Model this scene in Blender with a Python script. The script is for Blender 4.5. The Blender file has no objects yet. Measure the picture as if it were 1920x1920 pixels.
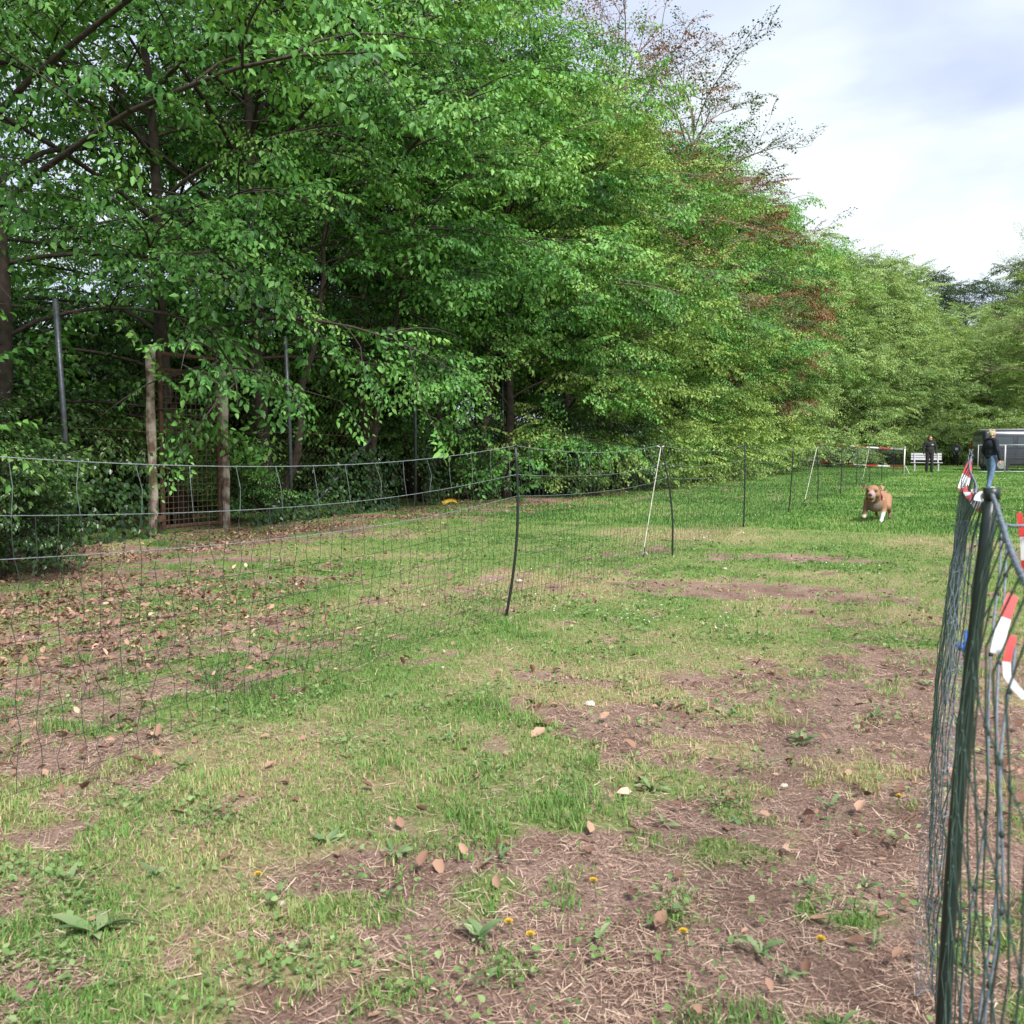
import bpy, bmesh, math, random
import numpy as np
from mathutils import Vector, Matrix

random.seed(7)
rng = np.random.default_rng(7)
S = bpy.context.scene
C = S.collection

# ------------------------------------------------------------------ camera
YAW = math.radians(25.8); PITCH = math.atan(124 / 1750); EYE = 1.23
cam_d = bpy.data.cameras.new('camera'); cam = bpy.data.objects.new('camera', cam_d); C.objects.link(cam)
cam.location = (0, 0, EYE); cam.rotation_euler = (math.pi / 2 - PITCH, 0, YAW)
cam_d.sensor_width = 36; cam_d.lens = 36 * 1750 / 1920; cam_d.clip_start = 0.02; cam_d.clip_end = 2000
cam_d.dof.use_dof = True; cam_d.dof.focus_distance = 11; cam_d.dof.aperture_fstop = 9
S.camera = cam
# ------------------------------------------------------------------ world and sun
SUN_DIR = Vector((0.66, -0.56, 1.00)).normalized()
w = bpy.data.worlds.new('World'); S.world = w; w.use_nodes = True
nt = w.node_tree; nt.nodes.clear()
def WN(t, **k):
    n = nt.nodes.new(t)
    for a, b in k.items(): setattr(n, a, b)
    return n
sky = WN('ShaderNodeTexSky', sky_type='NISHITA', sun_disc=False)
sky.sun_elevation = math.asin(SUN_DIR.z); sky.sun_rotation = math.atan2(SUN_DIR.x, SUN_DIR.y)
bg1 = WN('ShaderNodeBackground'); bg1.inputs['Strength'].default_value = 0.06
nt.links.new(sky.outputs[0], bg1.inputs['Color'])
tc = WN('ShaderNodeTexCoord'); sep = WN('ShaderNodeSeparateXYZ'); nt.links.new(tc.outputs['Generated'], sep.inputs[0])
ad = WN('ShaderNodeMath', operation='ADD'); ad.inputs[1].default_value = 0.22
mx = WN('ShaderNodeMath', operation='MAXIMUM'); mx.inputs[1].default_value = 0.0
nt.links.new(sep.outputs['Z'], mx.inputs[0]); nt.links.new(mx.outputs[0], ad.inputs[0])
dx = WN('ShaderNodeMath', operation='DIVIDE'); dy = WN('ShaderNodeMath', operation='DIVIDE')
nt.links.new(sep.outputs['X'], dx.inputs[0]); nt.links.new(ad.outputs[0], dx.inputs[1])
nt.links.new(sep.outputs['Y'], dy.inputs[0]); nt.links.new(ad.outputs[0], dy.inputs[1])
cmb = WN('ShaderNodeCombineXYZ'); nt.links.new(dx.outputs[0], cmb.inputs[0]); nt.links.new(dy.outputs[0], cmb.inputs[1])
cmb.inputs[2].default_value = 3.7
ns = WN('ShaderNodeTexNoise'); ns.inputs['Scale'].default_value = 1.55; ns.inputs['Detail'].default_value = 5.0
ns.inputs['Roughness'].default_value = 0.5; ns.inputs['Distortion'].default_value = 0.25
nt.links.new(cmb.outputs[0], ns.inputs['Vector'])
cr = WN('ShaderNodeValToRGB'); el = cr.color_ramp.elements
el[0].position = 0.41; el[0].color = (0.60, 0.67, 0.90, 1)
el[1].position = 0.63; el[1].color = (0.93, 0.99, 1.0, 1)
e = el.new(0.53); e.color = (0.74, 0.82, 0.96, 1)
nt.links.new(ns.outputs['Fac'], cr.inputs[0])
bg2 = WN('ShaderNodeBackground'); bg2.inputs['Strength'].default_value = 0.312
nt.links.new(cr.outputs[0], bg2.inputs['Color'])
mixs = WN('ShaderNodeMixShader'); mixs.inputs[0].default_value = 0.90
nt.links.new(bg1.outputs[0], mixs.inputs[1]); nt.links.new(bg2.outputs[0], mixs.inputs[2])
wo = WN('ShaderNodeOutputWorld'); nt.links.new(mixs.outputs[0], wo.inputs[0])
sun_d = bpy.data.lights.new('sun', 'SUN'); sun = bpy.data.objects.new('sun', sun_d); C.objects.link(sun)
sun_d.energy = 2.0; sun_d.angle = math.radians(14); sun_d.color = (1.0, 0.97, 0.92)
sun.rotation_euler = SUN_DIR.to_track_quat('Z', 'Y').to_euler(); sun.location = (8, -4, 12)
S.view_settings.view_transform = 'Standard'; S.view_settings.look = 'None'
S.view_settings.exposure = 1.88; S.view_settings.gamma = 1.0; S.view_settings.use_curve_mapping = False
S.cycles.max_bounces = 6; S.cycles.diffuse_bounces = 3; S.cycles.transmission_bounces = 4; S.cycles.transparent_max_bounces = 6

# ------------------------------------------------------------------ noise
_tab = np.random.default_rng(99).random((256, 256))
def vnoise(x, y):
    xi = np.floor(x).astype(int); yi = np.floor(y).astype(int); fx = x - xi; fy = y - yi
    fx = fx * fx * (3 - 2 * fx); fy = fy * fy * (3 - 2 * fy)
    g = lambda a, b: _tab[a & 255, b & 255]
    return (g(xi, yi) * (1 - fx) + g(xi + 1, yi) * fx) * (1 - fy) + (g(xi, yi + 1) * (1 - fx) + g(xi + 1, yi + 1) * fx) * fy
def fbm(x, y, o=4):
    r = 0; a = 0.5; s = 0
    for i in range(o):
        r = r + a * vnoise(x * 2 ** i + 17.3 * i, y * 2 ** i + 9.1 * i); s += a; a *= 0.5
    return r / s
def sstep(a, b, x):
    t = np.clip((x - a) / (b - a), 0, 1); return t * t * (3 - 2 * t)
def gz(x, y):
    x = np.asarray(x, float); y = np.asarray(y, float)
    return 0.05 * (fbm(x * 0.35 + 40, y * 0.35 + 11, 2) - 0.5) + 0.035 * (fbm(x * 2.1, y * 2.1, 3) - 0.5)
def gzs(x, y): return float(gz(np.array([x]), np.array([y]))[0])
# bare / green patches of the meadow: centre x, y, half sizes, weight (positive = worn to soil)
PATCH = [(-0.25, 3.1, .85, 2.0, .50), (-0.45, 1.9, .9, .9, .42), (-0.40, 5.2, .65, 1.3, .36), (-1.55, 8.0, 1.0, .50, .95), (-1.80, 10.5, 1.1, .45, .85),
         (-1.40, 3.75, .40, .32, .30), (-5.2, 4.3, 1.9, 2.3, .52), (-3.3, 2.5, 1.0, .6, .36), (-7.6, 7.2, 1.2, 2.8, .40), (-1.25, 2.15, .45, .40, .36),
         (-3.5, 7.5, .8, .9, .14), (-3.7, 9.6, .7, .9, .20), (-8.6, 12., 1.2, 9., .42), (-8.4, 26., 1.0, 12., .30), (0.9, 14., .6, 9., .30), (0.55, 30., 1.6, 3.0, .3),
         (-1.1, 46., 2.2, 2.5, .35),
         (-1.95, 2.9, .75, .8, -.28), (-1.75, 1.7, .75, .6, -.22), (-1.0, 2.9, .5, .5, -.14), (-2.4, 4.6, .8, 1.0, -.26), (-2.2, 6.6, 1.1, .8, -.22), (-1.2, 5.9, .8, .7, -.16), (-1.6, 22., 1.4, 9., -.40), (-2.4, 13.5, .9, 2.6, -.36),
         (-0.7, 12.5, .5, 4., -.08), (-6.0, 9., 1.4, 2.5, -.12), (-5.4, 15., 1.8, 4., -.2), (-1.2, 36., 1.4, 8., -.3)]
def soil(x, y):
    r = 0.215 + 0.50 * (fbm(x * 0.9 + 5, y * 0.9 + 3, 3) - 0.5) + 1.25 * (fbm(x * 3.6 + 31, y * 3.6 + 7, 3) - 0.5) + 0.95 * (fbm(x * 9 + 3, y * 9 + 70, 2) - 0.5)
    for cx, cy, ax, ay, wt in PATCH:
        q = ((x - cx) / ax) ** 2 + ((y - cy) / ay) ** 2
        r = r + .85 * wt * np.exp(-q * .9)
    r = r - 0.20 * sstep(9, 16, y) * (x > -4)
    return r
def dryness(x, y): return -.07 * sstep(9, 16, y) + fbm(x * 0.55 + 71, y * 0.55 + 13, 3) * 0.7 + fbm(x * 2.4 + 3, y * 2.4 + 55, 3) * 0.3

# ------------------------------------------------------------------ materials
def mat(name):
    m = bpy.data.materials.new(name); m.use_nodes = True; n = m.node_tree; n.nodes.clear()
    out = n.nodes.new('ShaderNodeOutputMaterial'); return m, n, out
def simple(name, col, rough=0.6, metal=0.0, var=0.25, scale=12.0, bump=0.15, col2=None, detail=5.0, thr=(0.35, 0.7)):
    m, n, out = mat(name); b = n.nodes.new('ShaderNodeBsdfPrincipled'); n.links.new(b.outputs[0], out.inputs[0])
    t = n.nodes.new('ShaderNodeTexCoord'); no = n.nodes.new('ShaderNodeTexNoise')
    no.inputs['Scale'].default_value = scale; no.inputs['Detail'].default_value = detail
    n.links.new(t.outputs['Object'], no.inputs['Vector'])
    r = n.nodes.new('ShaderNodeValToRGB'); c2 = col2 or tuple(c * (1 - var) for c in col)
    r.color_ramp.elements[0].position = thr[0]; r.color_ramp.elements[1].position = thr[1]
    r.color_ramp.elements[0].color = (*c2, 1); r.color_ramp.elements[1].color = (*col, 1)
    n.links.new(no.outputs['Fac'], r.inputs[0]); n.links.new(r.outputs[0], b.inputs['Base Color'])
    b.inputs['Roughness'].default_value = rough; b.inputs['Metallic'].default_value = metal
    if bump:
        bp = n.nodes.new('ShaderNodeBump'); bp.inputs['Strength'].default_value = bump; bp.inputs['Distance'].default_value = 0.02
        n.links.new(no.outputs['Fac'], bp.inputs['Height']); n.links.new(bp.outputs[0], b.inputs['Normal'])
    return m
def leafmat(name, ramp, trans=0.35, tcol=(1.15, 1.1, 0.55), rough=0.42, spec=0.35, objvar=0.5):
    """ramp over the per-leaf attribute 'tint'; part of the light passes through the blade"""
    m, n, out = mat(name); L = n.links.new
    a = n.nodes.new('ShaderNodeAttribute'); a.attribute_name = 'tint'
    oi = n.nodes.new('ShaderNodeObjectInfo')
    mr = n.nodes.new('ShaderNodeMapRange'); mr.inputs['To Min'].default_value = -0.16 * objvar; mr.inputs['To Max'].default_value = 0.16 * objvar
    L(oi.outputs['Random'], mr.inputs['Value'])
    s = n.nodes.new('ShaderNodeMath'); s.operation = 'ADD'; L(a.outputs['Fac'], s.inputs[0]); L(mr.outputs[0], s.inputs[1])
    r = n.nodes.new('ShaderNodeValToRGB'); els = r.color_ramp.elements
    els[0].position = ramp[0][0]; els[0].color = (*ramp[0][1], 1); els[1].position = ramp[-1][0]; els[1].color = (*ramp[-1][1], 1)
    for p, c in ramp[1:-1]:
        q = els.new(p); q.color = (*c, 1)
    L(s.outputs[0], r.inputs[0])
    b = n.nodes.new('ShaderNodeBsdfPrincipled'); b.inputs['Roughness'].default_value = rough; b.inputs['Specular IOR Level'].default_value = spec
    L(r.outputs[0], b.inputs['Base Color'])
    t = n.nodes.new('ShaderNodeBsdfTranslucent'); mu = n.nodes.new('ShaderNodeMix'); mu.data_type = 'RGBA'; mu.blend_type = 'MULTIPLY'
    mu.inputs['Factor'].default_value = 1; L(r.outputs[0], mu.inputs['A']); mu.inputs['B'].default_value = (*tcol, 1)
    L(mu.outputs['Result'], t.inputs['Color'])
    mi = n.nodes.new('ShaderNodeMixShader'); mi.inputs[0].default_value = trans
    L(b.outputs[0], mi.inputs[1]); L(t.outputs[0], mi.inputs[2]); L(mi.outputs[0], out.inputs[0])
    return m
def vcolmat(name, rough=0.7, bump=0.2, scale=60.0):
    m, n, out = mat(name); b = n.nodes.new('ShaderNodeBsdfPrincipled'); n.links.new(b.outputs[0], out.inputs[0])
    a = n.nodes.new('ShaderNodeAttribute'); a.attribute_name = 'col'
    t = n.nodes.new('ShaderNodeTexCoord'); no = n.nodes.new('ShaderNodeTexNoise'); no.inputs['Scale'].default_value = scale
    n.links.new(t.outputs['Object'], no.inputs['Vector'])
    mu = n.nodes.new('ShaderNodeMix'); mu.data_type = 'RGBA'; mu.blend_type = 'MULTIPLY'; mu.inputs['Factor'].default_value = 0.35
    n.links.new(a.outputs['Color'], mu.inputs['A']); n.links.new(no.outputs['Fac'], mu.inputs['B']); n.links.new(mu.outputs['Result'], b.inputs['Base Color'])
    b.inputs['Roughness'].default_value = rough
    bp = n.nodes.new('ShaderNodeBump'); bp.inputs['Strength'].default_value = bump; bp.inputs['Distance'].default_value = 0.005
    n.links.new(no.outputs['Fac'], bp.inputs['Height']); n.links.new(bp.outputs[0], b.inputs['Normal'])
    return m

M = {}
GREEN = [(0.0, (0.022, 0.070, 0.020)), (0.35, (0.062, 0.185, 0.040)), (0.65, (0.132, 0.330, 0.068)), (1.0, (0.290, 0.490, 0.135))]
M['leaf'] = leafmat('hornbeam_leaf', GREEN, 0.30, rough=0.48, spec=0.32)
M['leaf_pale'] = leafmat('pale_leaf', [(0.0, (0.040, 0.095, 0.022)), (0.4, (0.135, 0.245, 0.048)), (1.0, (0.340, 0.470, 0.125))], 0.30, rough=0.5, spec=0.3)
M['leaf_far_hazed'] = leafmat('hazed_far_leaf', [(0.0, (0.075, 0.140, 0.046)), (0.4, (0.175, 0.300, 0.088)), (1.0, (0.360, 0.490, 0.170))], 0.38)  # haze over the distant trees is put into this paler leaf colour
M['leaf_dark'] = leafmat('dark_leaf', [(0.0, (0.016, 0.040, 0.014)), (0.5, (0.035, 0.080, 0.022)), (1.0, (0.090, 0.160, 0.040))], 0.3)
M['leaf_copper'] = leafmat('copper_leaf', [(0.0, (0.08, 0.032, 0.024)), (0.5, (0.20, 0.085, 0.052)), (1.0, (0.32, 0.20, 0.10))], 0.35, (1.2, 0.8, 0.6))
M['leaf_ivy'] = leafmat('ivy_leaf', [(0.0, (0.012, 0.036, 0.010)), (0.6, (0.035, 0.090, 0.020)), (1.0, (0.100, 0.190, 0.040))], 0.22, rough=0.35, spec=0.5)
M['grass'] = leafmat('grass_blade', [(0.0, (0.068, 0.165, 0.038)), (0.35, (0.140, 0.300, 0.066)), (0.6, (0.230, 0.355, 0.105)), (0.8, (0.39, 0.36, 0.165)), (1.0, (0.56, 0.45, 0.28))], 0.30, (1.1, 1.05, .6), 0.6, 0.2, 0)
M['straw'] = leafmat('dead_grass', [(0.0, (0.16, 0.095, 0.075)), (0.4, (0.37, 0.245, 0.190)), (0.75, (0.52, 0.375, 0.290)), (1.0, (0.66, 0.55, 0.42))], 0.15, (1, .95, .8), 0.8, 0.15, 0)
M['clover'] = leafmat('clover_leaf', [(0.0, (0.075, 0.145, 0.045)), (0.6, (0.160, 0.255, 0.085)), (1.0, (0.27, 0.35, 0.155))], 0.25, rough=0.55, spec=0.25, objvar=0)
M['weed'] = leafmat('weed_leaf', [(0.0, (0.070, 0.125, 0.050)), (0.5, (0.145, 0.215, 0.090)), (1.0, (0.27, 0.34, 0.170))], 0.2, rough=0.55, spec=0.3, objvar=2.2)
M['litter'] = leafmat('dry_leaf', [(0.0, (0.115, 0.060, 0.044)), (0.4, (0.27, 0.155, 0.110)), (0.75, (0.42, 0.27, 0.19)), (1.0, (0.58, 0.43, 0.32))], 0.12, (1, .8, .6), 0.75, 0.15, 1.0)
M['bark'] = simple('bark', (0.062, 0.045, 0.034), 0.9, var=0.6, scale=9, bump=0.9)
M['bark_pale'] = simple('pale_bark', (0.26, 0.205, 0.155), 0.9, var=0.55, scale=8, bump=0.8)
M['galv'] = simple('galvanised_steel', (0.135, 0.15, 0.165), 0.5, 0.6, 0.35, 14, 0.1)
M['rust'] = simple('rusty_steel', (0.13, 0.066, 0.042), 0.85, 0.2, 0.6, 16, 0.5)
M['rustwire'] = simple('rusty_wire', (0.20, 0.135, 0.085), 0.8, 0.3, 0.5, 20, 0.2)
M['oldwood'] = simple('weathered_timber', (0.42, 0.36, 0.30), 0.9, 0, 0.5, 7, 0.7, col2=(0.13, 0.080, 0.055), thr=(0.42, 0.6))
M['black'] = simple('black_plastic', (0.014, 0.017, 0.018), 0.45, 0, 0.3, 30, 0.05)
M['dkgreen'] = simple('dark_green_plastic', (0.012, 0.022, 0.020), 0.42, 0, 0.4, 30, 0.05)
M['wire2'] = simple('faded_twine', (0.17, 0.20, 0.22), 0.7, 0, 0.4, 60, 0)
M['net'] = simple('black_twine', (0.020, 0.026, 0.024), 0.7, 0, 0.3, 40, 0)
M['netgreen'] = simple('green_twine', (0.030, 0.060, 0.046), 0.6, 0, 0.3, 40, 0)
M['wire'] = simple('pale_wire', (0.27, 0.31, 0.33), 0.55, 0, 0.4, 60, 0)
M['rope'] = simple('blue_grey_rope', (0.17, 0.21, 0.26), 0.7, 0, 0.45, 90, 0.2)
M['cord'] = simple('white_cord', (0.72, 0.70, 0.60), 0.7, 0, 0.2, 60, 0)
M['tape_r'] = simple('red_tape', (0.50, 0.030, 0.030), 0.45, 0, 0.25, 15, 0.1)
M['tape_w'] = simple('white_tape', (0.62, 0.62, 0.64), 0.45, 0, 0.12, 15, 0.1)
M['blue'] = simple('blue_plastic', (0.03, 0.13, 0.55), 0.4, 0, 0.3, 20, 0.05)
M['yellow'] = simple('yellow_plastic', (0.55, 0.36, 0.03), 0.55, 0, 0.4, 12, 0.1)
M['white'] = simple('white_paint', (0.45, 0.45, 0.48), 0.5, 0, 0.15, 6, 0.05)
M['van'] = simple('grey_blue_paint', (0.048, 0.052, 0.066), 0.28, 0.35, 0.15, 3, 0)
M['glass'] = simple('tinted_glass', (0.05, 0.065, 0.07), 0.10, 0, 0.2, 2, 0)
M['tyre'] = simple('tyre_rubber', (0.02, 0.02, 0.021), 0.85, 0, 0.3, 20, 0.2)
M['rim'] = simple('alloy_rim', (0.45, 0.46, 0.48), 0.35, 0.8, 0.2, 10, 0)
M['lamp'] = simple('red_lens', (0.40, 0.02, 0.02), 0.2, 0, 0.2, 10, 0)
M['skin'] = simple('skin', (0.52, 0.30, 0.22), 0.55, 0, 0.12, 20, 0.02)
M['jacket'] = simple('black_fabric', (0.014, 0.014, 0.017), 0.85, 0, 0.4, 8, 0.4)
M['navy'] = simple('navy_fabric', (0.016, 0.020, 0.036), 0.9, 0, 0.4, 9, 0.4)
M['greytop'] = simple('grey_blue_fabric', (0.085, 0.105, 0.135), 0.9, 0, 0.4, 9, 0.4)
M['jeans'] = simple('blue_denim', (0.145, 0.23, 0.40), 0.9, 0, 0.45, 10, 0.3)
M['trouser'] = simple('dark_trousers', (0.018, 0.016, 0.020), 0.9, 0, 0.3, 10, 0.3)
M['shoe_d'] = simple('dark_shoe', (0.035, 0.024, 0.02), 0.6, 0, 0.3, 12, 0.1)
M['shoe_w'] = simple('pale_shoe', (0.50, 0.47, 0.42), 0.7, 0, 0.3, 12, 0.1)
M['hair_b'] = simple('brown_hair', (0.13, 0.060, 0.030), 0.6, 0, 0.5, 40, 0.5)
M['hair_y'] = simple('blond_hair', (0.52, 0.42, 0.27), 0.6, 0, 0.4, 40, 0.5)
M['eye'] = simple('dark_eye', (0.02, 0.012, 0.01), 0.2, 0, 0.1, 10, 0)
M['fur'] = vcolmat('dog_fur')
M['dognose'] = simple('dog_nose', (0.10, 0.045, 0.045), 0.35, 0, 0.3, 20, 0.05)
M['mouth'] = simple('dog_mouth', (0.045, 0.012, 0.014), 0.5, 0, 0.3, 20, 0)
M['collar'] = simple('red_collar', (0.38, 0.03, 0.07), 0.6, 0, 0.2, 20, 0)
M['petal'] = simple('yellow_petals', (0.75, 0.46, 0.015), 0.6, 0, 0.35, 80, 0.2)
M['petal_w'] = simple('white_petals', (0.78, 0.78, 0.74), 0.6, 0, 0.1, 80, 0)
M['stem'] = simple('green_stem', (0.13, 0.20, 0.06), 0.6, 0, 0.3, 30, 0)
M['paper'] = simple('white_paper', (0.72, 0.74, 0.78), 0.7, 0, 0.1, 5, 0)
M['stone'] = simple('pale_stone', (0.55, 0.50, 0.42), 0.85, 0, 0.35, 30, 0.3)

def ground_mat():
    m, n, out = mat('meadow_ground'); L = n.links.new
    b = n.nodes.new('ShaderNodeBsdfPrincipled'); b.inputs['Roughness'].default_value = 0.95; b.inputs['Specular IOR Level'].default_value = 0.1
    L(b.outputs[0], out.inputs[0])
    a = n.nodes.new('ShaderNodeAttribute'); a.attribute_name = 'soil'; d = n.nodes.new('ShaderNodeAttribute'); d.attribute_name = 'dry'
    t = n.nodes.new('ShaderNodeTexCoord')
    def noise(sc, de=6.0, ro=0.6):
        q = n.nodes.new('ShaderNodeTexNoise'); q.inputs['Scale'].default_value = sc; q.inputs['Detail'].default_value = de; q.inputs['Roughness'].default_value = ro
        L(t.outputs['Object'], q.inputs['Vector']); return q
    def ramp(src, pts):
        r = n.nodes.new('ShaderNodeValToRGB'); els = r.color_ramp.elements
        els[0].position = pts[0][0]; els[0].color = (*pts[0][1], 1); els[1].position = pts[-1][0]; els[1].color = (*pts[-1][1], 1)
        for p, c in pts[1:-1]: q = els.new(p); q.color = (*c, 1)
        L(src, r.inputs[0]); return r
    n1 = noise(38, 8, 0.72); n2 = noise(9, 6, 0.65); n3 = noise(110, 4, 0.7)
    gr = ramp(n1.outputs['Fac'], [(0.30, (0.075, 0.120, 0.036)), (0.5, (0.160, 0.230, 0.064)), (0.7, (0.270, 0.300, 0.112))])
    st = ramp(n1.outputs['Fac'], [(0.30, (0.160, 0.118, 0.072)), (0.5, (0.31, 0.245, 0.140)), (0.7, (0.46, 0.375, 0.235))])
    so = ramp(n3.outputs['Fac'], [(0.30, (0.125, 0.078, 0.062)), (0.5, (0.285, 0.190, 0.152)), (0.7, (0.48, 0.345, 0.280))])
    def mixc(f, x, y):
        q = n.nodes.new('ShaderNodeMix'); q.data_type = 'RGBA'; L(f, q.inputs['Factor']); L(x, q.inputs['A']); L(y, q.inputs['B']); return q.outputs['Result']
    def rng_(src, lo, hi, amp=0.35):
        q = n.nodes.new('ShaderNodeMath'); q.operation = 'MULTIPLY_ADD'; L(n2.outputs['Fac'], q.inputs[0]); q.inputs[1].default_value = amp; L(src, q.inputs[2])
        r = n.nodes.new('ShaderNodeMapRange'); r.interpolation_type = 'SMOOTHSTEP'; r.inputs['From Min'].default_value = lo + amp / 2; r.inputs['From Max'].default_value = hi + amp / 2
        L(q.outputs[0], r.inputs['Value']); return r.outputs[0]
    c1 = mixc(rng_(d.outputs['Fac'], 0.40, 0.66), gr.outputs[0], st.outputs[0])
    c2 = mixc(rng_(a.outputs['Fac'], 0.36, 0.60), c1, so.outputs[0])
    n4 = noise(2.6, 4, 0.6); dk = ramp(n4.outputs['Fac'], [(0.40, (0.70, 0.66, 0.64)), (0.58, (1, 1, 1))])
    mu = n.nodes.new('ShaderNodeMix'); mu.data_type = 'RGBA'; mu.blend_type = 'MULTIPLY'; L(rng_(a.outputs['Fac'], 0.36, 0.60), mu.inputs['Factor']); L(c2, mu.inputs['A']); L(dk.outputs[0], mu.inputs['B'])
    L(mu.outputs['Result'], b.inputs['Base Color'])
    bp = n.nodes.new('ShaderNodeBump'); bp.inputs['Strength'].default_value = 0.9; bp.inputs['Distance'].default_value = 0.03
    L(n1.outputs['Fac'], bp.inputs['Height']); L(bp.outputs[0], b.inputs['Normal'])
    return m
M['ground'] = ground_mat()

# ------------------------------------------------------------------ mesh helpers
def mesh_np(name, V, F, attrs=None, smooth=False):
    """V (n,3) verts, F (m,k) faces all with k corners"""
    me = bpy.data.meshes.new(name); V = np.ascontiguousarray(V, np.float32); F = np.ascontiguousarray(F, np.int32)
    me.vertices.add(len(V)); me.vertices.foreach_set('co', V.ravel())
    k = F.shape[1]; me.loops.add(F.size); me.loops.foreach_set('vertex_index', F.ravel())
    me.polygons.add(len(F)); me.polygons.foreach_set('loop_start', np.arange(0, F.size, k, dtype=np.int32))
    if smooth: me.polygons.foreach_set('use_smooth', np.ones(len(F), bool))
    for an, av in (attrs or {}).items():
        at = me.attributes.new(an, 'FLOAT', 'POINT'); at.data.foreach_set('value', np.ascontiguousarray(av, np.float32))
    me.update(calc_edges=True); return me
def tag(o, label=None, cat=None, group=None, kind=None):
    if label: o['label'] = label
    if cat: o['category'] = cat
    if group: o['group'] = group
    if kind: o['kind'] = kind
    return o
def link(name, me, m=None, parent=None, loc=(0, 0, 0), rz=0.0, sc=1.0):
    o = bpy.data.objects.new(name, me); C.objects.link(o); o.location = loc; o.rotation_euler = (0, 0, rz)
    o.scale = (sc, sc, sc) if not isinstance(sc, (tuple, list)) else sc
    if m is not None and me is not None and not me.materials: me.materials.append(m)
    if parent is not None: o.parent = parent
    return o
def empty(name, loc=(0, 0, 0), rz=0.0, **k):
    o = bpy.data.objects.new(name, None); C.objects.link(o); o.location = loc; o.rotation_euler = (0, 0, rz); o.empty_display_size = 0.2
    return tag(o, **k)

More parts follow.
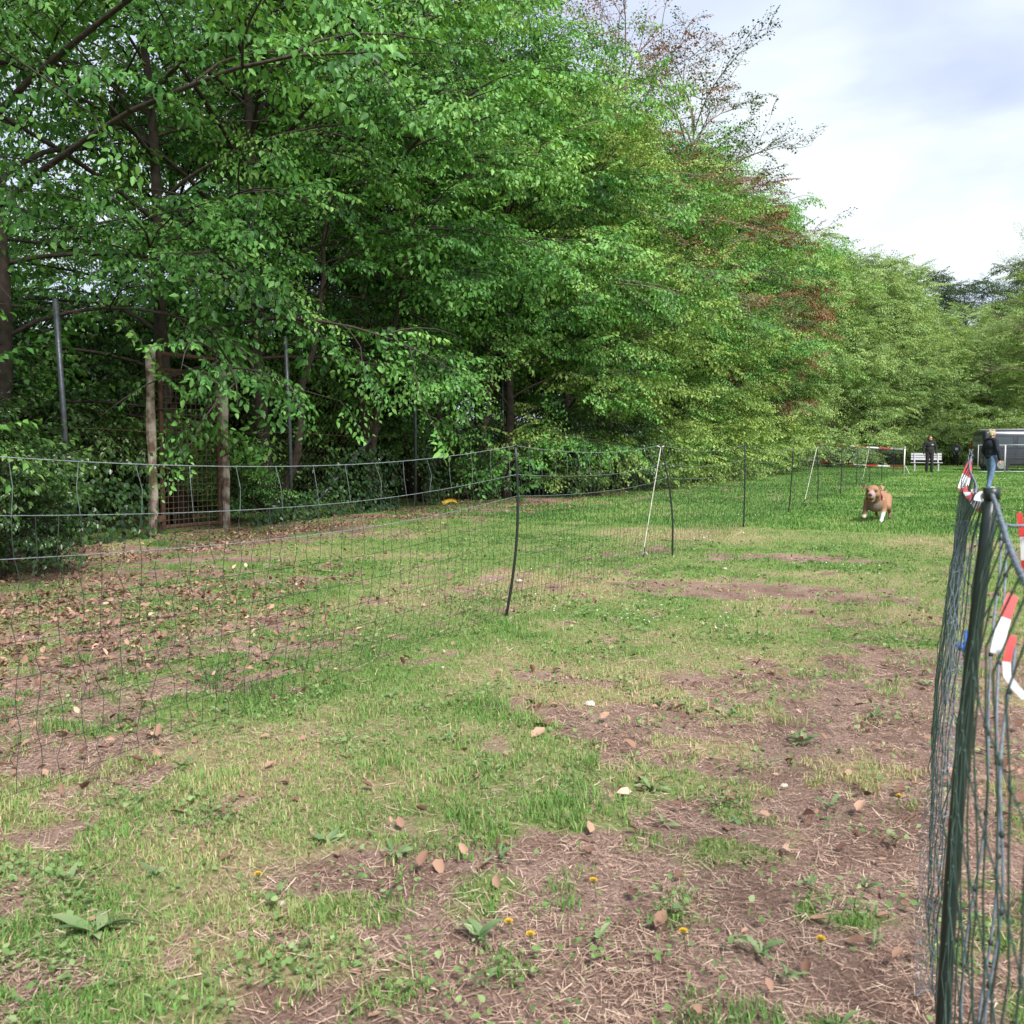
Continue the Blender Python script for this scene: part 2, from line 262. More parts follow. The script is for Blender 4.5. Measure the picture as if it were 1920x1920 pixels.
class MB:
    def __init__(s): s.v = []; s.f = []; s.mi = []; s.n = 0
    def add(s, V, F, mi=0):
        V = np.asarray(V, float); s.v.append(V); b = s.n; s.n += len(V)
        for q in F: s.f.append(tuple(int(i) + b for i in q)); s.mi.append(mi)
    def tube(s, P, r, k=6, mi=0, cap=True):
        P = np.asarray(P, float); n = len(P); r = np.full(n, r) if np.isscalar(r) else np.asarray(r, float)
        T = np.gradient(P, axis=0); T /= np.linalg.norm(T, axis=1)[:, None] + 1e-9
        ref = np.where(np.abs(T[:, 2:3]) > 0.85, np.array([[1., 0, 0]]), np.array([[0., 0, 1]]))
        A = np.cross(T, ref); A /= np.linalg.norm(A, axis=1)[:, None] + 1e-9; B = np.cross(T, A)
        for i in range(1, n):
            if A[i] @ A[i - 1] < 0 and abs(T[i, 2]) <= 0.85 and abs(T[i - 1, 2]) <= 0.85: A[i] *= -1; B[i] *= -1
        an = np.arange(k) * 2 * math.pi / k
        V = (P[:, None, :] + r[:, None, None] * (np.cos(an)[None, :, None] * A[:, None, :] + np.sin(an)[None, :, None] * B[:, None, :])).reshape(-1, 3)
        F = [(i * k + j, i * k + (j + 1) % k, (i + 1) * k + (j + 1) % k, (i + 1) * k + j) for i in range(n - 1) for j in range(k)]
        if cap: F += [tuple(range(k))[::-1], tuple((n - 1) * k + j for j in range(k))]
        s.add(V, F, mi); return s
    def box(s, c, d, R=None, mi=0, bev=0.0):
        x, y, z = [q / 2 for q in d]
        if bev > 0:
            b = min(bev, x * .9, y * .9, z * .9); V = []
            for sx in (-1, 1):
                for sy in (-1, 1):
                    for sz in (-1, 1):
                        V += [(sx * (x - b), sy * (y - b), sz * z), (sx * (x - b), sy * y, sz * (z - b)), (sx * x, sy * (y - b), sz * (z - b))]
            bm = bmesh.new(); vs = [bm.verts.new(q) for q in V]; bmesh.ops.convex_hull(bm, input=vs); bm.verts.index_update()
            V = np.array([q.co[:] for q in bm.verts]); F = [tuple(q.index for q in f.verts) for f in bm.faces]; bm.free()
        else:
            V = np.array([(i, j, k) for i in (-x, x) for j in (-y, y) for k in (-z, z)])
            F = [(0, 1, 3, 2), (4, 6, 7, 5), (0, 4, 5, 1), (2, 3, 7, 6), (0, 2, 6, 4), (1, 5, 7, 3)]
        if R is not None: V = V @ np.array(R).T
        s.add(V + np.array(c), F, mi); return s
    def ell(s, c, r, R=None, u=14, v=9, mi=0):
        r = np.array([r] * 3 if np.isscalar(r) else r, float); V = [(0, 0, 1)]
        for i in range(1, v):
            th = math.pi * i / v
            V += [(math.sin(th) * math.cos(2 * math.pi * j / u), math.sin(th) * math.sin(2 * math.pi * j / u), math.cos(th)) for j in range(u)]
        V.append((0, 0, -1)); V = np.array(V) * r
        if R is not None: V = V @ np.array(R).T
        F = [(0, 1 + j, 1 + (j + 1) % u) for j in range(u)]
        for i in range(v - 2):
            a = 1 + i * u; F += [(a + j, a + u + j, a + u + (j + 1) % u, a + (j + 1) % u) for j in range(u)]
        a = 1 + (v - 2) * u; F += [(a + j, a + u, a + (j + 1) % u) for j in range(u)]
        s.add(V + np.array(c), F, mi); return s
    def cap(s, a, b, ra, rb, k=12, mi=0):
        a = np.array(a, float); b = np.array(b, float); d = b - a; L = np.linalg.norm(d); d = d / (L + 1e-9); P = []; R = []
        for q in np.linspace(-1, 0, 5): P.append(a + d * ra * q * .98); R.append(max(ra * math.sqrt(max(0, 1 - (q * .98) ** 2)), 1e-3))
        for q in np.linspace(0, 1, 5): P.append(b + d * rb * q * .98); R.append(max(rb * math.sqrt(max(0, 1 - (q * .98) ** 2)), 1e-3))
        return s.tube(P, np.array(R), k, mi)
    def ribbon(s, P, W, mi=0, th=0.0):
        """flat band through P with half-width vectors W"""
        P = np.asarray(P, float); W = np.asarray(W, float); n = len(P)
        V = np.concatenate([P - W, P + W]); s.add(V, [(i, i + 1, n + i + 1, n + i) for i in range(n - 1)], mi); return s
    def mesh(s, name, smooth=False):
        me = bpy.data.meshes.new(name); me.from_pydata(np.concatenate(s.v).tolist(), [], s.f)
        me.polygons.foreach_set('material_index', np.array(s.mi, np.int32))
        if smooth: me.polygons.foreach_set('use_smooth', np.ones(len(s.f), bool))
        me.update(); return me
    def build(s, name, m, parent=None, smooth=False, loc=(0, 0, 0), rz=0.0):
        me = s.mesh(name, smooth)
        for q in (m if isinstance(m, (list, tuple)) else [m]): me.materials.append(q)
        return link(name, me, None, parent, loc, rz)
    def remesh(s, name, m, parent=None, voxel=0.012, it=4, loc=(0, 0, 0)):
        """fuse the overlapping pieces into one continuous skin"""
        me = s.mesh(name + '_raw'); o = bpy.data.objects.new(name + '_raw', me); C.objects.link(o)
        r = o.modifiers.new('r', 'REMESH'); r.mode = 'VOXEL'; r.voxel_size = voxel
        q = o.modifiers.new('s', 'SMOOTH'); q.factor = 0.5; q.iterations = it
        dg = bpy.context.evaluated_depsgraph_get(); nm = bpy.data.meshes.new_from_object(o.evaluated_get(dg)); nm.name = name
        bpy.data.objects.remove(o); bpy.data.meshes.remove(me); nm.materials.clear(); nm.materials.append(m)
        nm.polygons.foreach_set('use_smooth', np.ones(len(nm.polygons), bool)); nm.update()
        return link(name, nm, None, parent, loc)
def rotz(a): c, s = math.cos(a), math.sin(a); return np.array([[c, -s, 0], [s, c, 0], [0, 0, 1.]])
def rotx(a): c, s = math.cos(a), math.sin(a); return np.array([[1., 0, 0], [0, c, -s], [0, s, c]])
def roty(a): c, s = math.cos(a), math.sin(a); return np.array([[c, 0, s], [0, 1., 0], [-s, 0, c]])

# ------------------------------------------------------------------ ground
def axis(lo, hi, fine_lo, fine_hi, st, gr):
    a = list(np.arange(fine_lo, fine_hi + 1e-6, st)); q = st
    while a[-1] < hi: q *= gr; a.append(a[-1] + q)
    q = st; b = []
    x = fine_lo
    while x > lo: q *= gr; x -= q; b.append(x)
    return np.array(b[::-1] + a)
gx = axis(-600, 600, -6.0, 1.0, 0.068, 1.07); gy = axis(-300, 900, 0.9, 8.0, 0.068, 1.045)
GX, GY = np.meshgrid(gx, gy, indexing='ij'); xf = GX.ravel(); yf = GY.ravel()
so = soil(xf, yf)
zf = gz(xf, yf) - 0.02 * sstep(0.45, 0.75, so) * (np.abs(xf) < 12)
nx, ny = len(gx), len(gy); ii, jj = np.meshgrid(np.arange(nx - 1), np.arange(ny - 1), indexing='ij'); b0 = (ii * ny + jj).ravel()
me = mesh_np('ground', np.stack([xf, yf, zf], 1), np.stack([b0, b0 + ny, b0 + ny + 1, b0 + 1], 1), {'soil': so, 'dry': dryness(xf, yf)}, True)
tag(link('ground', me, M['ground']), kind='structure')

# ------------------------------------------------------------------ foliage generators
def leaf_quads(P, D, N, L, W, droop=0.12, fold=0.22, fine=False):
    """one folded leaf of two triangles per row"""
    Sd = np.cross(D, N); Sd /= np.linalg.norm(Sd, axis=1)[:, None] + 1e-9; N2 = np.cross(Sd, D)
    L = L[:, None]; W = W[:, None]
    v0 = P; v2 = P + D * L - N2 * L * droop
    mid = P + D * L * 0.45
    v1 = mid + Sd * W + N2 * W * fold; v3 = mid - Sd * W + N2 * W * fold
    if not fine: return np.stack([v0, v1, v2, v3], 1)
    q1 = P + D * L * .26 + Sd * W * .92 + N2 * W * fold; q2 = P + D * L * .66 + Sd * W * .74 + N2 * (W * fold - L * droop * .4)
    q3 = P + D * L * .66 - Sd * W * .74 + N2 * (W * fold - L * droop * .4); q4 = P + D * L * .26 - Sd * W * .92 + N2 * W * fold
    return np.stack([v0, q1, q2, v2, q3, q4], 1)
def spray_proto(seed, length, n_leaf=0.062, leafL=0.112, fine=False):
    """a flat, slightly drooping twig system lying along +X; returns leaf quads (n,4,3), tints, stem polylines"""
    r = np.random.default_rng(seed); P = []; D = []; N = []; T = []; stems = []
    def twig(o, ang, ln, lvl):
        n = max(4, int(ln / n_leaf)); s = np.linspace(0, 1, n); dv = np.array([math.cos(ang), math.sin(ang), 0])
        bend = (r.random() - .5) * 0.3; side = np.array([-dv[1], dv[0], 0])
        pts = o + dv * (s * ln)[:, None] + side * (bend * ln * s ** 2)[:, None] + np.array([0, 0, -1.]) * (0.16 * ln * s ** 2)[:, None]
        stems.append(pts[[0, n // 3, 2 * n // 3, n - 1]])
        st = 2 if lvl == 0 else 1
        for i in range(st, n):
            sg = 1 if i % 2 else -1
            a = ang + sg * (0.75 + 0.35 * (r.random() - .5)); dn = -0.50 + 1.0 * (r.random() - .58)
            d = np.array([math.cos(a) * math.cos(dn), math.sin(a) * math.cos(dn), math.sin(dn)])
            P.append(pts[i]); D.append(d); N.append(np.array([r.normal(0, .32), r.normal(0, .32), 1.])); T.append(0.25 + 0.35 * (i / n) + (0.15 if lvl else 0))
        return pts
    main = twig(np.zeros(3), 0.0, length, 0)
    k = int(length / 0.105)
    for i in range(1, k):
        s = i / k; q = main[int(s * (len(main) - 1))]; sg = 1 if i % 2 else -1
        twig(q, sg * (0.85 + 0.3 * (r.random() - .5)), length * (0.16 + 0.42 * (1 - s) * (0.6 + .6 * r.random())), 1)
    P, D, N = map(np.array, (P, D, N)); D /= np.linalg.norm(D, axis=1)[:, None]; N /= np.linalg.norm(N, axis=1)[:, None]
    n = len(P); Lf = leafL * (0.50 + 0.75 * r.random(n))
    return leaf_quads(P, D, N, Lf, Lf * (0.27 + 0.06 * r.random(n)), 0.15, .22, fine), np.array(T), stems
PROTO = [spray_proto(11, 0.75), spray_proto(12, 0.95), spray_proto(13, 1.15), spray_proto(14, 0.6), spray_proto(15, 0.9)]
FINE = [spray_proto(k, l, fine=True) for k, l in ((11, .75), (12, .95), (13, 1.15), (14, .6), (15, .9))]
SPARSE = [spray_proto(21, 0.9, 0.10, 0.10), spray_proto(22, 1.2, 0.11, 0.10), spray_proto(23, 0.7, 0.09, 0.095)]
UP = np.array([0, 0, 1.])
def make_tree(seed, H, R, zb, nlimb, r0, protos=PROTO, per_m=3.2, droop=1.0, lean=0.0, keep=1.0, prof=None, elev=(0.95, 0.30), bare=0.25, nsec=5, sprayrise=0.0):
    """returns (trunk mesh, crown mesh, leaf count): arching limbs, side branches, layered sprays"""
    r = np.random.default_rng(seed); mb = MB(); Vs = []; Ts = []
    n = 12; s = np.linspace(0, 1, n); wob = np.cumsum(r.normal(0, .07, (n, 2)), 0); wob[0] = 0
    tr = np.stack([wob[:, 0] + lean * s * H * 0.2, wob[:, 1] + lean * .4 * s * H * .2, s * H * 0.93 - 0.12], 1)
    mb.tube(tr, r0 * (1 - s) ** 0.8 + 0.010 + r0 * .5 * np.exp(-s * 22), 9)
    def branch(o, az, e0, e1, Ln, rad, k, sides, jit):
        ss = np.linspace(0, 1, k); ee = e0 + (e1 - e0) * ss ** 0.9; aa = az + np.cumsum(r.normal(0, jit, k)); step = Ln / (k - 1)
        dv = np.stack([np.cos(aa) * np.cos(ee), np.sin(aa) * np.cos(ee), np.sin(ee)], 1)
        pts = o + np.concatenate([np.zeros((1, 3)), np.cumsum(dv[:-1] * step, 0)])
        mb.tube(pts, rad * (1 - ss) ** .8 + 0.0035, sides, cap=False); return pts, dv
    def at(pts, s_):
        f = min(s_, 1.0) * (len(pts) - 1); a = min(int(f), len(pts) - 2); return pts[a] + (pts[a + 1] - pts[a]) * (f - a), a
    def sprays(pts, dv, Ln, lo, out0):
        m = max(2, int(Ln * (1 - lo) * per_m) + 1)
        for j in range(m + 1):
            if r.random() > keep: continue
            sl = lo + (1 - lo) * (j + r.random() * .6) / m; tip = sl > 0.97; p, a = at(pts, sl); T = dv[a]
            yaw = (r.normal(0, .3) if tip else (1 if j % 2 else -1) * (0.35 + .9 * r.random()))
            hz = math.atan2(T[1], T[0]) + yaw; pe = math.asin(np.clip(T[2], -1, 1)) * 0.5 - 0.12 * droop + sprayrise + r.normal(0, .32)
            X = np.array([math.cos(hz) * math.cos(pe), math.sin(hz) * math.cos(pe), math.sin(pe)])
            Y = np.cross(UP, X); Y /= np.linalg.norm(Y); ro = r.normal(0, .42); Z = np.cross(X, Y); Y, Z = Y * math.cos(ro) + Z * math.sin(ro), Z * math.cos(ro) - Y * math.sin(ro)
            Rm = np.stack([X, Y, Z], 1); LV, LT, st = protos[r.integers(len(protos))]; sc = (1.08 - 0.25 * sl) * (0.78 + .45 * r.random())
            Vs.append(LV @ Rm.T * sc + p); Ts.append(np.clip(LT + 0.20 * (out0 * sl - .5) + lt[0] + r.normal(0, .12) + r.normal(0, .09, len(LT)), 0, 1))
            for q2 in st[:1] if len(protos) == 5 else st[:5]:
                mb.tube(q2 @ Rm.T * sc + p, np.array([.006, .005, .004, .002]), 3, cap=False)
    az = r.random() * 6.28; lt = [0.0]
    for i in range(nlimb):
        lt[0] = r.normal(0, .10)
        u = (i + r.random() * .8) / nlimb; t = u ** 0.95; z0 = zb + (H * 0.90 - zb) * t; az += 2.39996 + r.normal(0, .35)
        q = prof(t) if prof else (0.55 + 0.45 * min(1, t / .25)) * (1 - t) ** 0.55 + 0.16
        Ln = max(0.7, R * q * (0.70 + 0.5 * r.random()))
        o = np.array([np.interp(z0, tr[:, 2], tr[:, 0]), np.interp(z0, tr[:, 2], tr[:, 1]), z0])
        e0 = elev[0] * (0.55 + .6 * t) + r.normal(0, .12); e1 = -elev[1] * (1 - 1.2 * t) * droop + r.normal(0, .15)
        pts, dv = branch(o, az, e0, e1, Ln, min(r0 * .4, 0.006 + 0.0058 * Ln), 9, 5, .08)
        sprays(pts, dv, Ln, bare + .1, 1.0)
        for j in range(int(nsec * min(1, Ln / 2.2) + .5)):
            sl = bare + (0.92 - bare) * (j + r.random() * .8) / nsec; p, a = at(pts, sl); L2 = Ln * (0.22 + .30 * (1 - sl)) * (0.7 + .6 * r.random())
            if L2 < .3: continue
            e = math.asin(np.clip(dv[a][2], -1, 1)); az2 = math.atan2(dv[a][1], dv[a][0]) + (1 if j % 2 else -1) * (0.5 + .6 * r.random())
            p2, d2 = branch(p, az2, e + r.normal(0.12, .38), e - .45 * droop + r.normal(0, .25), L2, 0.006 + .004 * L2, 6, 4, .10)
            sprays(p2, d2, L2, 0.2, 1.1)
    V = np.concatenate(Vs); nl = len(V); k = V.shape[1]; T = np.repeat(np.concatenate(Ts), k)
    b = np.arange(nl)[:, None] * k; F = np.concatenate([b + np.array([0, i, i + 1]) for i in range(1, k - 1)])
    trunk = mb.mesh('trunk', True)
    return trunk, mesh_np('crown', V.reshape(-1, 3), F, {'tint': T}), nl
tot = []
A_VAR = []; B_VAR = []
for sd in (101, 102, 103):
    a = make_tree(sd, 13.0, 5.6, 2.8, 38, 0.13, per_m=3.3, lean=0.6 * (sd - 102), elev=(0.85, 0.55), bare=0.36); A_VAR.append(a); tot.append(a[2])
THIN = [make_tree(sd, 12.5, 5.7, 1.5, 33, 0.12, FINE, per_m=2.7, keep=0.56, elev=(0.70, 0.60), bare=0.3) for sd in (111, 112)]; tot += [q[2] for q in THIN]
for sd in (201, 202, 203):
    a = make_tree(sd, 12.5, 4.0, 0.3, 48, 0.12, per_m=3.0, elev=(0.90, 0.30), bare=0.34); B_VAR.append(a); tot.append(a[2])
SP = make_tree(301, 13.5, 5.0, 4.0, 24, 0.10, SPARSE, per_m=1.6, droop=-0.9, elev=(1.1, -0.95), keep=0.7, prof=lambda t: 0.9 - 0.45 * t, nsec=4, sprayrise=.3); tot.append(SP[2])
SP2 = make_tree(303, 13.0, 5.6, 5.0, 26, 0.10, SPARSE, per_m=1.5, droop=-0.9, lean=0.7, elev=(1.05, -0.80), keep=0.8, prof=lambda t: 0.95 - 0.40 * t, nsec=4, sprayrise=.35); tot.append(SP2[2])
CO = make_tree(302, 13.0, 3.4, 2.5, 26, 0.11, PROTO, per_m=1.5, elev=(0.9, 0.3), nsec=4); tot.append(CO[2])
BU = [make_tree(400 + k, 2.5, 1.5, 0.15, 20, 0.035, PROTO, per_m=3.4, elev=(0.9, 0.30), bare=0.1, nsec=3) for k in range(2)]; tot += [q[2] for q in BU]
print('leaves', tot, sum(tot))
def tree(var, x, y, rz, sc, name, label, cat='tree', group=None, leaf='leaf', bark='bark', zs=1.0):
    t = empty(name, (x, y, gzs(x, y)), rz, label=label, cat=cat, group=group); t.scale = (sc, sc, sc * zs)
    for nm, me, m in (('trunk', var[0], M[bark]), ('crown', var[1], M[leaf])):
        if not me.materials: me.materials.append(m)
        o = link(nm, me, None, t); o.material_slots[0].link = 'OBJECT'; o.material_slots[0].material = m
    return t
G1 = 'hornbeams in the row behind the old wire fence'
spec = {1.2: 'hornbeam overhanging the start of the black net fence', 4.6: 'hornbeam above the low dark bushes short of the gate', 8.0: 'leafy hornbeam just short of the tall rusty gate', 10.9: 'hornbeam with dark trunk right behind the tall rusty gate', 13.2: 'hornbeam with dark trunk between the rusty gate and the sloping steel brace',
        16.2: 'hornbeam with slim trunk beside the sloping steel brace', 21.0: 'hornbeam with leaning trunk beyond the last tall steel post', 28.0: 'hornbeam with pale leaning trunk further along the hedge'}
for i, (x, y) in enumerate([(-9.6, 1.2), (-10.6, 4.6), (-11.2, 8.0), (-11.0, 10.9), (-11.2, 13.2), (-10.8, 16.2), (-11.6, 18.8), (-10.9, 21.0), (-11.4, 24.6), (-10.8, 28.0), (-11.5, 31.8), (-11.3, 35.5), (-11.5, 39.5), (-11.4, 43.5), (-11.6, 48.0), (-11.5, 53.0), (-11.5, 58.5), (-11.0, 64.0)]):
    tree(THIN[i % 2] if y < 12 else A_VAR[i % 3], x, y, 1.3 + i * 1.93, (1.0 if y < 20 else 1.0 + 0.25 * min(1, (y - 20) / 35)) * (0.94 + .12 * random.random()), 'hornbeam_tree',
         spec.get(y, 'tall green hornbeam with arching branches in the row behind the wire fence'), group=G1, bark='bark_pale' if y in (28.0, 21.0) else 'bark')
G2 = 'bushy hornbeams forming the hedge beside the grass'
for i, y in enumerate([19.5, 22.6, 25.8, 29.0, 32.4, 36.0, 39.6, 43.4, 47.5, 51.8, 56.0, 60.0, 63.5, 66.5, 69.0]):
    tree(B_VAR[i % 3], -9.6 + 0.35 * math.sin(i * 2.1) + 5.6 * max(0, (y - 42) / 27) ** 1.3, y, 0.7 + i * 2.2, (0.88 + 0.018 * i) * (0.95 + .1 * random.random()), 'hornbeam_bush_tree',
         {19.5: 'bushy hornbeam where the leafy hedge begins past the ivy', 43.4: 'bushy hornbeam right behind the red and white tapes', 69.0: 'bushy hornbeam at the hedge end behind the white bench'}.get(y, 'bushy pale green hornbeam leafy to the ground along the grass lane'), group=G2, leaf=('leaf_pale' if i % 3 else 'leaf') if i < 7 else 'leaf_far_hazed')
G3 = 'trees of the second row behind the hornbeams'
for x, y, s_ in ((-17.0, 8.0, .50), (-17.8, 11.6, .54), (-18.5, 15.2, .56)):
    tree(B_VAR[int(y) % 3], x, y, x, s_, 'background_tree', 'small round tree in the open behind the rusty gate', group='small trees behind the gate', leaf='leaf')
for i, (x, y) in enumerate([(-15.5, 15.), (-15.8, 19.), (-15.2, 23.), (-16.0, 27.5), (-15.4, 32.), (-16.0, 37.), (-15.6, 43.), (-16.0, 50.), (-15.5, 58.), (-16, 67.)]):
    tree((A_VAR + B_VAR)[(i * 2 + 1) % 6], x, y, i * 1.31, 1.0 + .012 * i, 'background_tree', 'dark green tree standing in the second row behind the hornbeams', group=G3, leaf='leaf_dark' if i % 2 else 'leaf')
tree(SP, -10.0, 27.5, 2.2, 1.08, 'sparse_maple_tree', 'tall sparse tree with thin bare twigs and few bronze leaves above the hedge', leaf='leaf_copper', bark='bark_pale')
tree(SP2, -10.3, 33.0, 0.2, 1.12, 'sparse_maple_tree', 'slim open tree with scattered dark green leaves rising above the hedge', leaf='leaf_dark', bark='bark_pale')
tree(CO, -8.2, 41.0, 0.4, 1.06, 'copper_beech_tree', 'tree with reddish copper leaves growing out of the green hedge', leaf='leaf_copper')
tree(CO, -9.4, 34.0, 3.1, 0.66, 'copper_beech_tree', 'smaller bronze leaved tree mixed into the green hedge', leaf='leaf_copper')
G4 = 'trees closing the far end of the grass lane'
for i, (x, y, sc) in enumerate([(-8.0, 70, 1.0), (-5.6, 73, .92), (-3.3, 71.5, .80), (-1.0, 73, .82), (1.4, 71, .80), (3.6, 74, .9), (5.8, 71, .95), (8.6, 75, 1.05), (-6.8, 79, 1.05), (-2.4, 80, .98), (2.2, 81, 1.0), (6.8, 82, 1.1), (-9.5, 80, 1.2), (12., 75, 1.1), (16, 82, 1.2), (-4.6, 86, 1.1), (.2, 87, 1.1), (4.8, 88, 1.15)]):
    tree(B_VAR[i % 3], x, y, i * 1.7, sc, 'end_tree', 'broad pale green tree closing the far end of the grass lane', group=G4, leaf='leaf_far_hazed' if i % 3 else 'leaf_pale')
G5 = 'tall dark trees of the wood beyond the lane'
for i, (x, y, sc) in enumerate([(-17, 98, 1.6), (-11, 108, 1.7), (-5, 112, 1.55), (1., 112, 1.5), (7, 106, 1.6), (4, 100, 1.35), (14, 115, 1.6), (-24, 104, 1.7), (-31, 96, 1.6)]):
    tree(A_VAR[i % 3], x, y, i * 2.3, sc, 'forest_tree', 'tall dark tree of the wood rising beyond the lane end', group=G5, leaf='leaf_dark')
tree(SP, 3.3, 58.0, 1.2, .86, 'birch_tree', 'airy birch with fine hanging twigs beside the dark van', leaf='leaf_pale', bark='bark_pale')
tree(B_VAR[1], 4.7, 60.0, 1.2, 1.02, 'end_tree', 'shady green tree right behind the dark van', leaf='leaf_pale')
# bright shrubs beyond the row, seen under the crowns
SA = [make_tree(500 + k, 7.0, 2.0, 3.4, 12, 0.07, PROTO, per_m=2.4, lean=1.0 - 2.0 * k, elev=(0.9, 0.3), nsec=2) for k in range(2)]
for i, (x, y, rz, bk, lb) in enumerate([(-10.6, 12.6, .3, 'bark', 'slim dark stem rising behind the sloping steel brace'), (-10.5, 15.1, 2.5, 'bark', 'slim dark stem beside the top of the sloping brace'), (-10.7, 17.6, 1.1, 'bark', 'slim dark stem just past the tall steel post'),
        (-10.3, 19.3, 4.2, 'bark_pale', 'slim leaning pale stem past the tall steel post'), (-10.1, 22.0, 3.6, 'bark', 'slim leaning dark stem where the ivy curtain thickens'), (-9.4, 25.2, 3.9, 'bark_pale', 'pale forked looking stem leaning out of the hedge foot')]):
    tree(SA[i % 2], x, y, rz, 1.0, 'young_tree', lb, group='slim young trees behind the wire fence', bark=bk)
G6 = 'sunlit shrubs in the open behind the tree row'
for i, (x, y, sc) in enumerate([(-26, 9, 1.5), (-24, 13.5, 1.7), (-27, 18, 1.9), (-23, 22, 1.6), (-29, 26, 2.2), (-22, 30, 1.8), (-33, 15, 2.2), (-21, 17.5, 1.4), (-31, 33, 2.4), (-24, 38, 2.0), (-35, 22, 2.6), (-20, 25.5, 1.5)]):
    tree(BU[i % 2], x, y, i * 1.1, sc, 'shrub', 'rounded light green shrub in the open behind the trees', 'shrub', G6, leaf='leaf_pale' if i % 2 else 'leaf')
for i in range(12):
    tree(BU[i % 2], -13.3 - .9 * (i % 3), 5.0 + 1.45 * i, i * 1.9, 1.25 + .16 * (i % 3), 'understory_shrub', 'tall shady shrub filling the dark space behind the old wire fence', 'shrub', 'shady shrubs behind the old wire fence', leaf='leaf' if i % 2 else 'leaf_dark')
G7 = 'low bushes growing along the foot of the wire fence'
for i, (x, y, sc) in enumerate([(-8.9, 5.0, .85), (-8.1, 5.7, .50), (-9.5, 6.5, .75), (-10.6, 11.6, .5), (-11.8, 14.4, .6), (-10.4, 18.9, .55), (-9.5, 20.3, .7), (-8.9, 21.5, .85),
                                (-8.3, 23.8, .8), (-8.0, 26.0, .9), (-8.2, 28.6, .8), (-7.9, 31.0, .9), (-7.8, 34.0, .9), (-7.8, 37.5, .95), (-7.6, 41., 1.), (-7.5, 45., 1.), (-11.6, 9.2, .9), (-12.3, 6.2, 1.1)] + [(-7.4 + .9 * k, 67.5 + 1.2 * math.sin(k * 2), 1.0 + .2 * math.sin(k * 3.3)) for k in range(15)]):
    tree(BU[(i + 1) % 2], x, y, i * 2.7, sc, 'bush', ('low dark green bush at the foot of the old wire fence' if y < 19 else 'low green bush filling the foot of the hedge') if y < 60 else 'low green bush filling the gap under the far end trees', 'bush', G7 if y < 19 else (G7 + ' and hedge' if y < 60 else 'bushes under the far end trees'), leaf=('leaf_ivy' if i % 3 else 'leaf') if y < 24 else ('leaf_far_hazed' if y > 60 else 'leaf_pale'))

# ------------------------------------------------------------------ old chain-link fence and gate
FX = -10.0
fence = empty('chain_link_fence', (FX, 12, 0), label='old tall chain-link fence on steel posts overgrown with ivy', cat='fence')
def loc_to(o): return np.array(o.location)
fo = loc_to(fence)
for y, h in ((4.2, 3.0), (8.02, 3.0), (12.3, 3.0), (16.18, 2.98), (20.2, 3.0), (24.2, 3.0), (28.2, 3.0)):
    z0 = gzs(FX, y); dxx = random.uniform(-.05, .05)
    MB().tube(np.array([(FX, y, z0 - .15), (FX + dxx * .5, y, 1.5), (FX + dxx, y - .05, h)]) - fo, 0.034, 10).build('post', M['galv'], fence, True)
    MB().ell(np.array((FX + dxx, y - .05, h + .005)) - fo, (.037, .037, .015), u=10, v=6).build('post_cap', M['galv'], fence, True)
MB().tube(np.array([(FX, 12.66, .05), (FX, 14.6, 1.36)]) - fo, 0.03, 8).build('brace', M['galv'], fence, True)
for zz in (0.25, 1.45, 2.88):
    for a, b in ((4.2, 9.36), (10.78, 28.2)):
        q = np.linspace(a, b, 24); MB().tube(np.stack([np.full(24, FX + .03), q, zz - 0.05 * np.sin((q - 4.2) / 4.0 * math.pi) ** 2], 1) - fo, 0.003, 4).build('tension_wire', M['rustwire'], fence)
cw = MB(); pitch = 0.125
for y in np.arange(4.2, 28.1, pitch):
    if 9.30 < y < 10.75: continue
    n = int(2.7 / (pitch / 2)); z = 0.15 + np.arange(n) * pitch / 2
    yy = y + np.where(np.arange(n) % 2, pitch / 2 + .004, -.004)
    sag = 0.05 * fbm(yy * .7, z * .9, 2); keep = n if fbm(np.array([y * .5]), np.array([4.]), 2)[0] < .62 else int(n * .6)
    cw.tube((np.stack([FX + .03 + sag + np.where(np.arange(n) % 2, .003, -.003), yy, z], 1) - fo)[:keep], 0.0022, 3, cap=False)
tag(cw.build('chain_link_mesh', M['rustwire'], fence), kind='stuff')

gate = empty('garden_gate', (-9.99, 10.06, 0), rz=math.atan2(.12, -1.27) - math.pi / 2 + math.pi, label='tall rusty steel mesh gate between two peeling timber posts', cat='gate')
gate.rotation_euler = (0, 0, math.atan2(1.27, .12))      # local x runs along the gate, -y faces the meadow
def gpost(x, h, lean):
    m = MB(); n = 14; s = np.linspace(0, 1, n)
    P = np.stack([x + lean * s + .012 * np.sin(s * 9 + x), .012 * np.cos(s * 7), s * h - .15], 1)
    m.tube(P, 0.062 + .008 * np.sin(s * 17 + x * 3), 9); return m.build('timber_post', M['oldwood'], gate)
gpost(-.66, 2.75, .03); gpost(.64, 2.72, -.01)
for x in (-.50, .50):
    MB().box((x, -.02, 1.30), (.055, .05, 2.46), bev=.008).build('frame_upright', M['rust'], gate)
for z in (.10, 2.28, 2.50):
    MB().box((0, -.022, z), (.94, .045, .05), bev=.008).build('frame_rail', M['rust'], gate)
for z in (.22, 2.3):
    MB().box((-.575, -.03, z), (.10, .03, .09), bev=.006).build('hinge', M['rust'], gate)
MB().box((.575, -.05, 1.15), (.14, .05, .12), bev=.01).build('latch', M['rust'], gate)
hb = MB().tube([(-.475, -.03, 0), (.475, -.03, 0)], .0045, 4).mesh('mesh_bar'); hb.materials.append(M['rustwire'])
vb = MB().tube([(0, -.036, .12), (0, -.036, 2.26)], .004, 4).mesh('mesh_bar'); vb.materials.append(M['rustwire'])
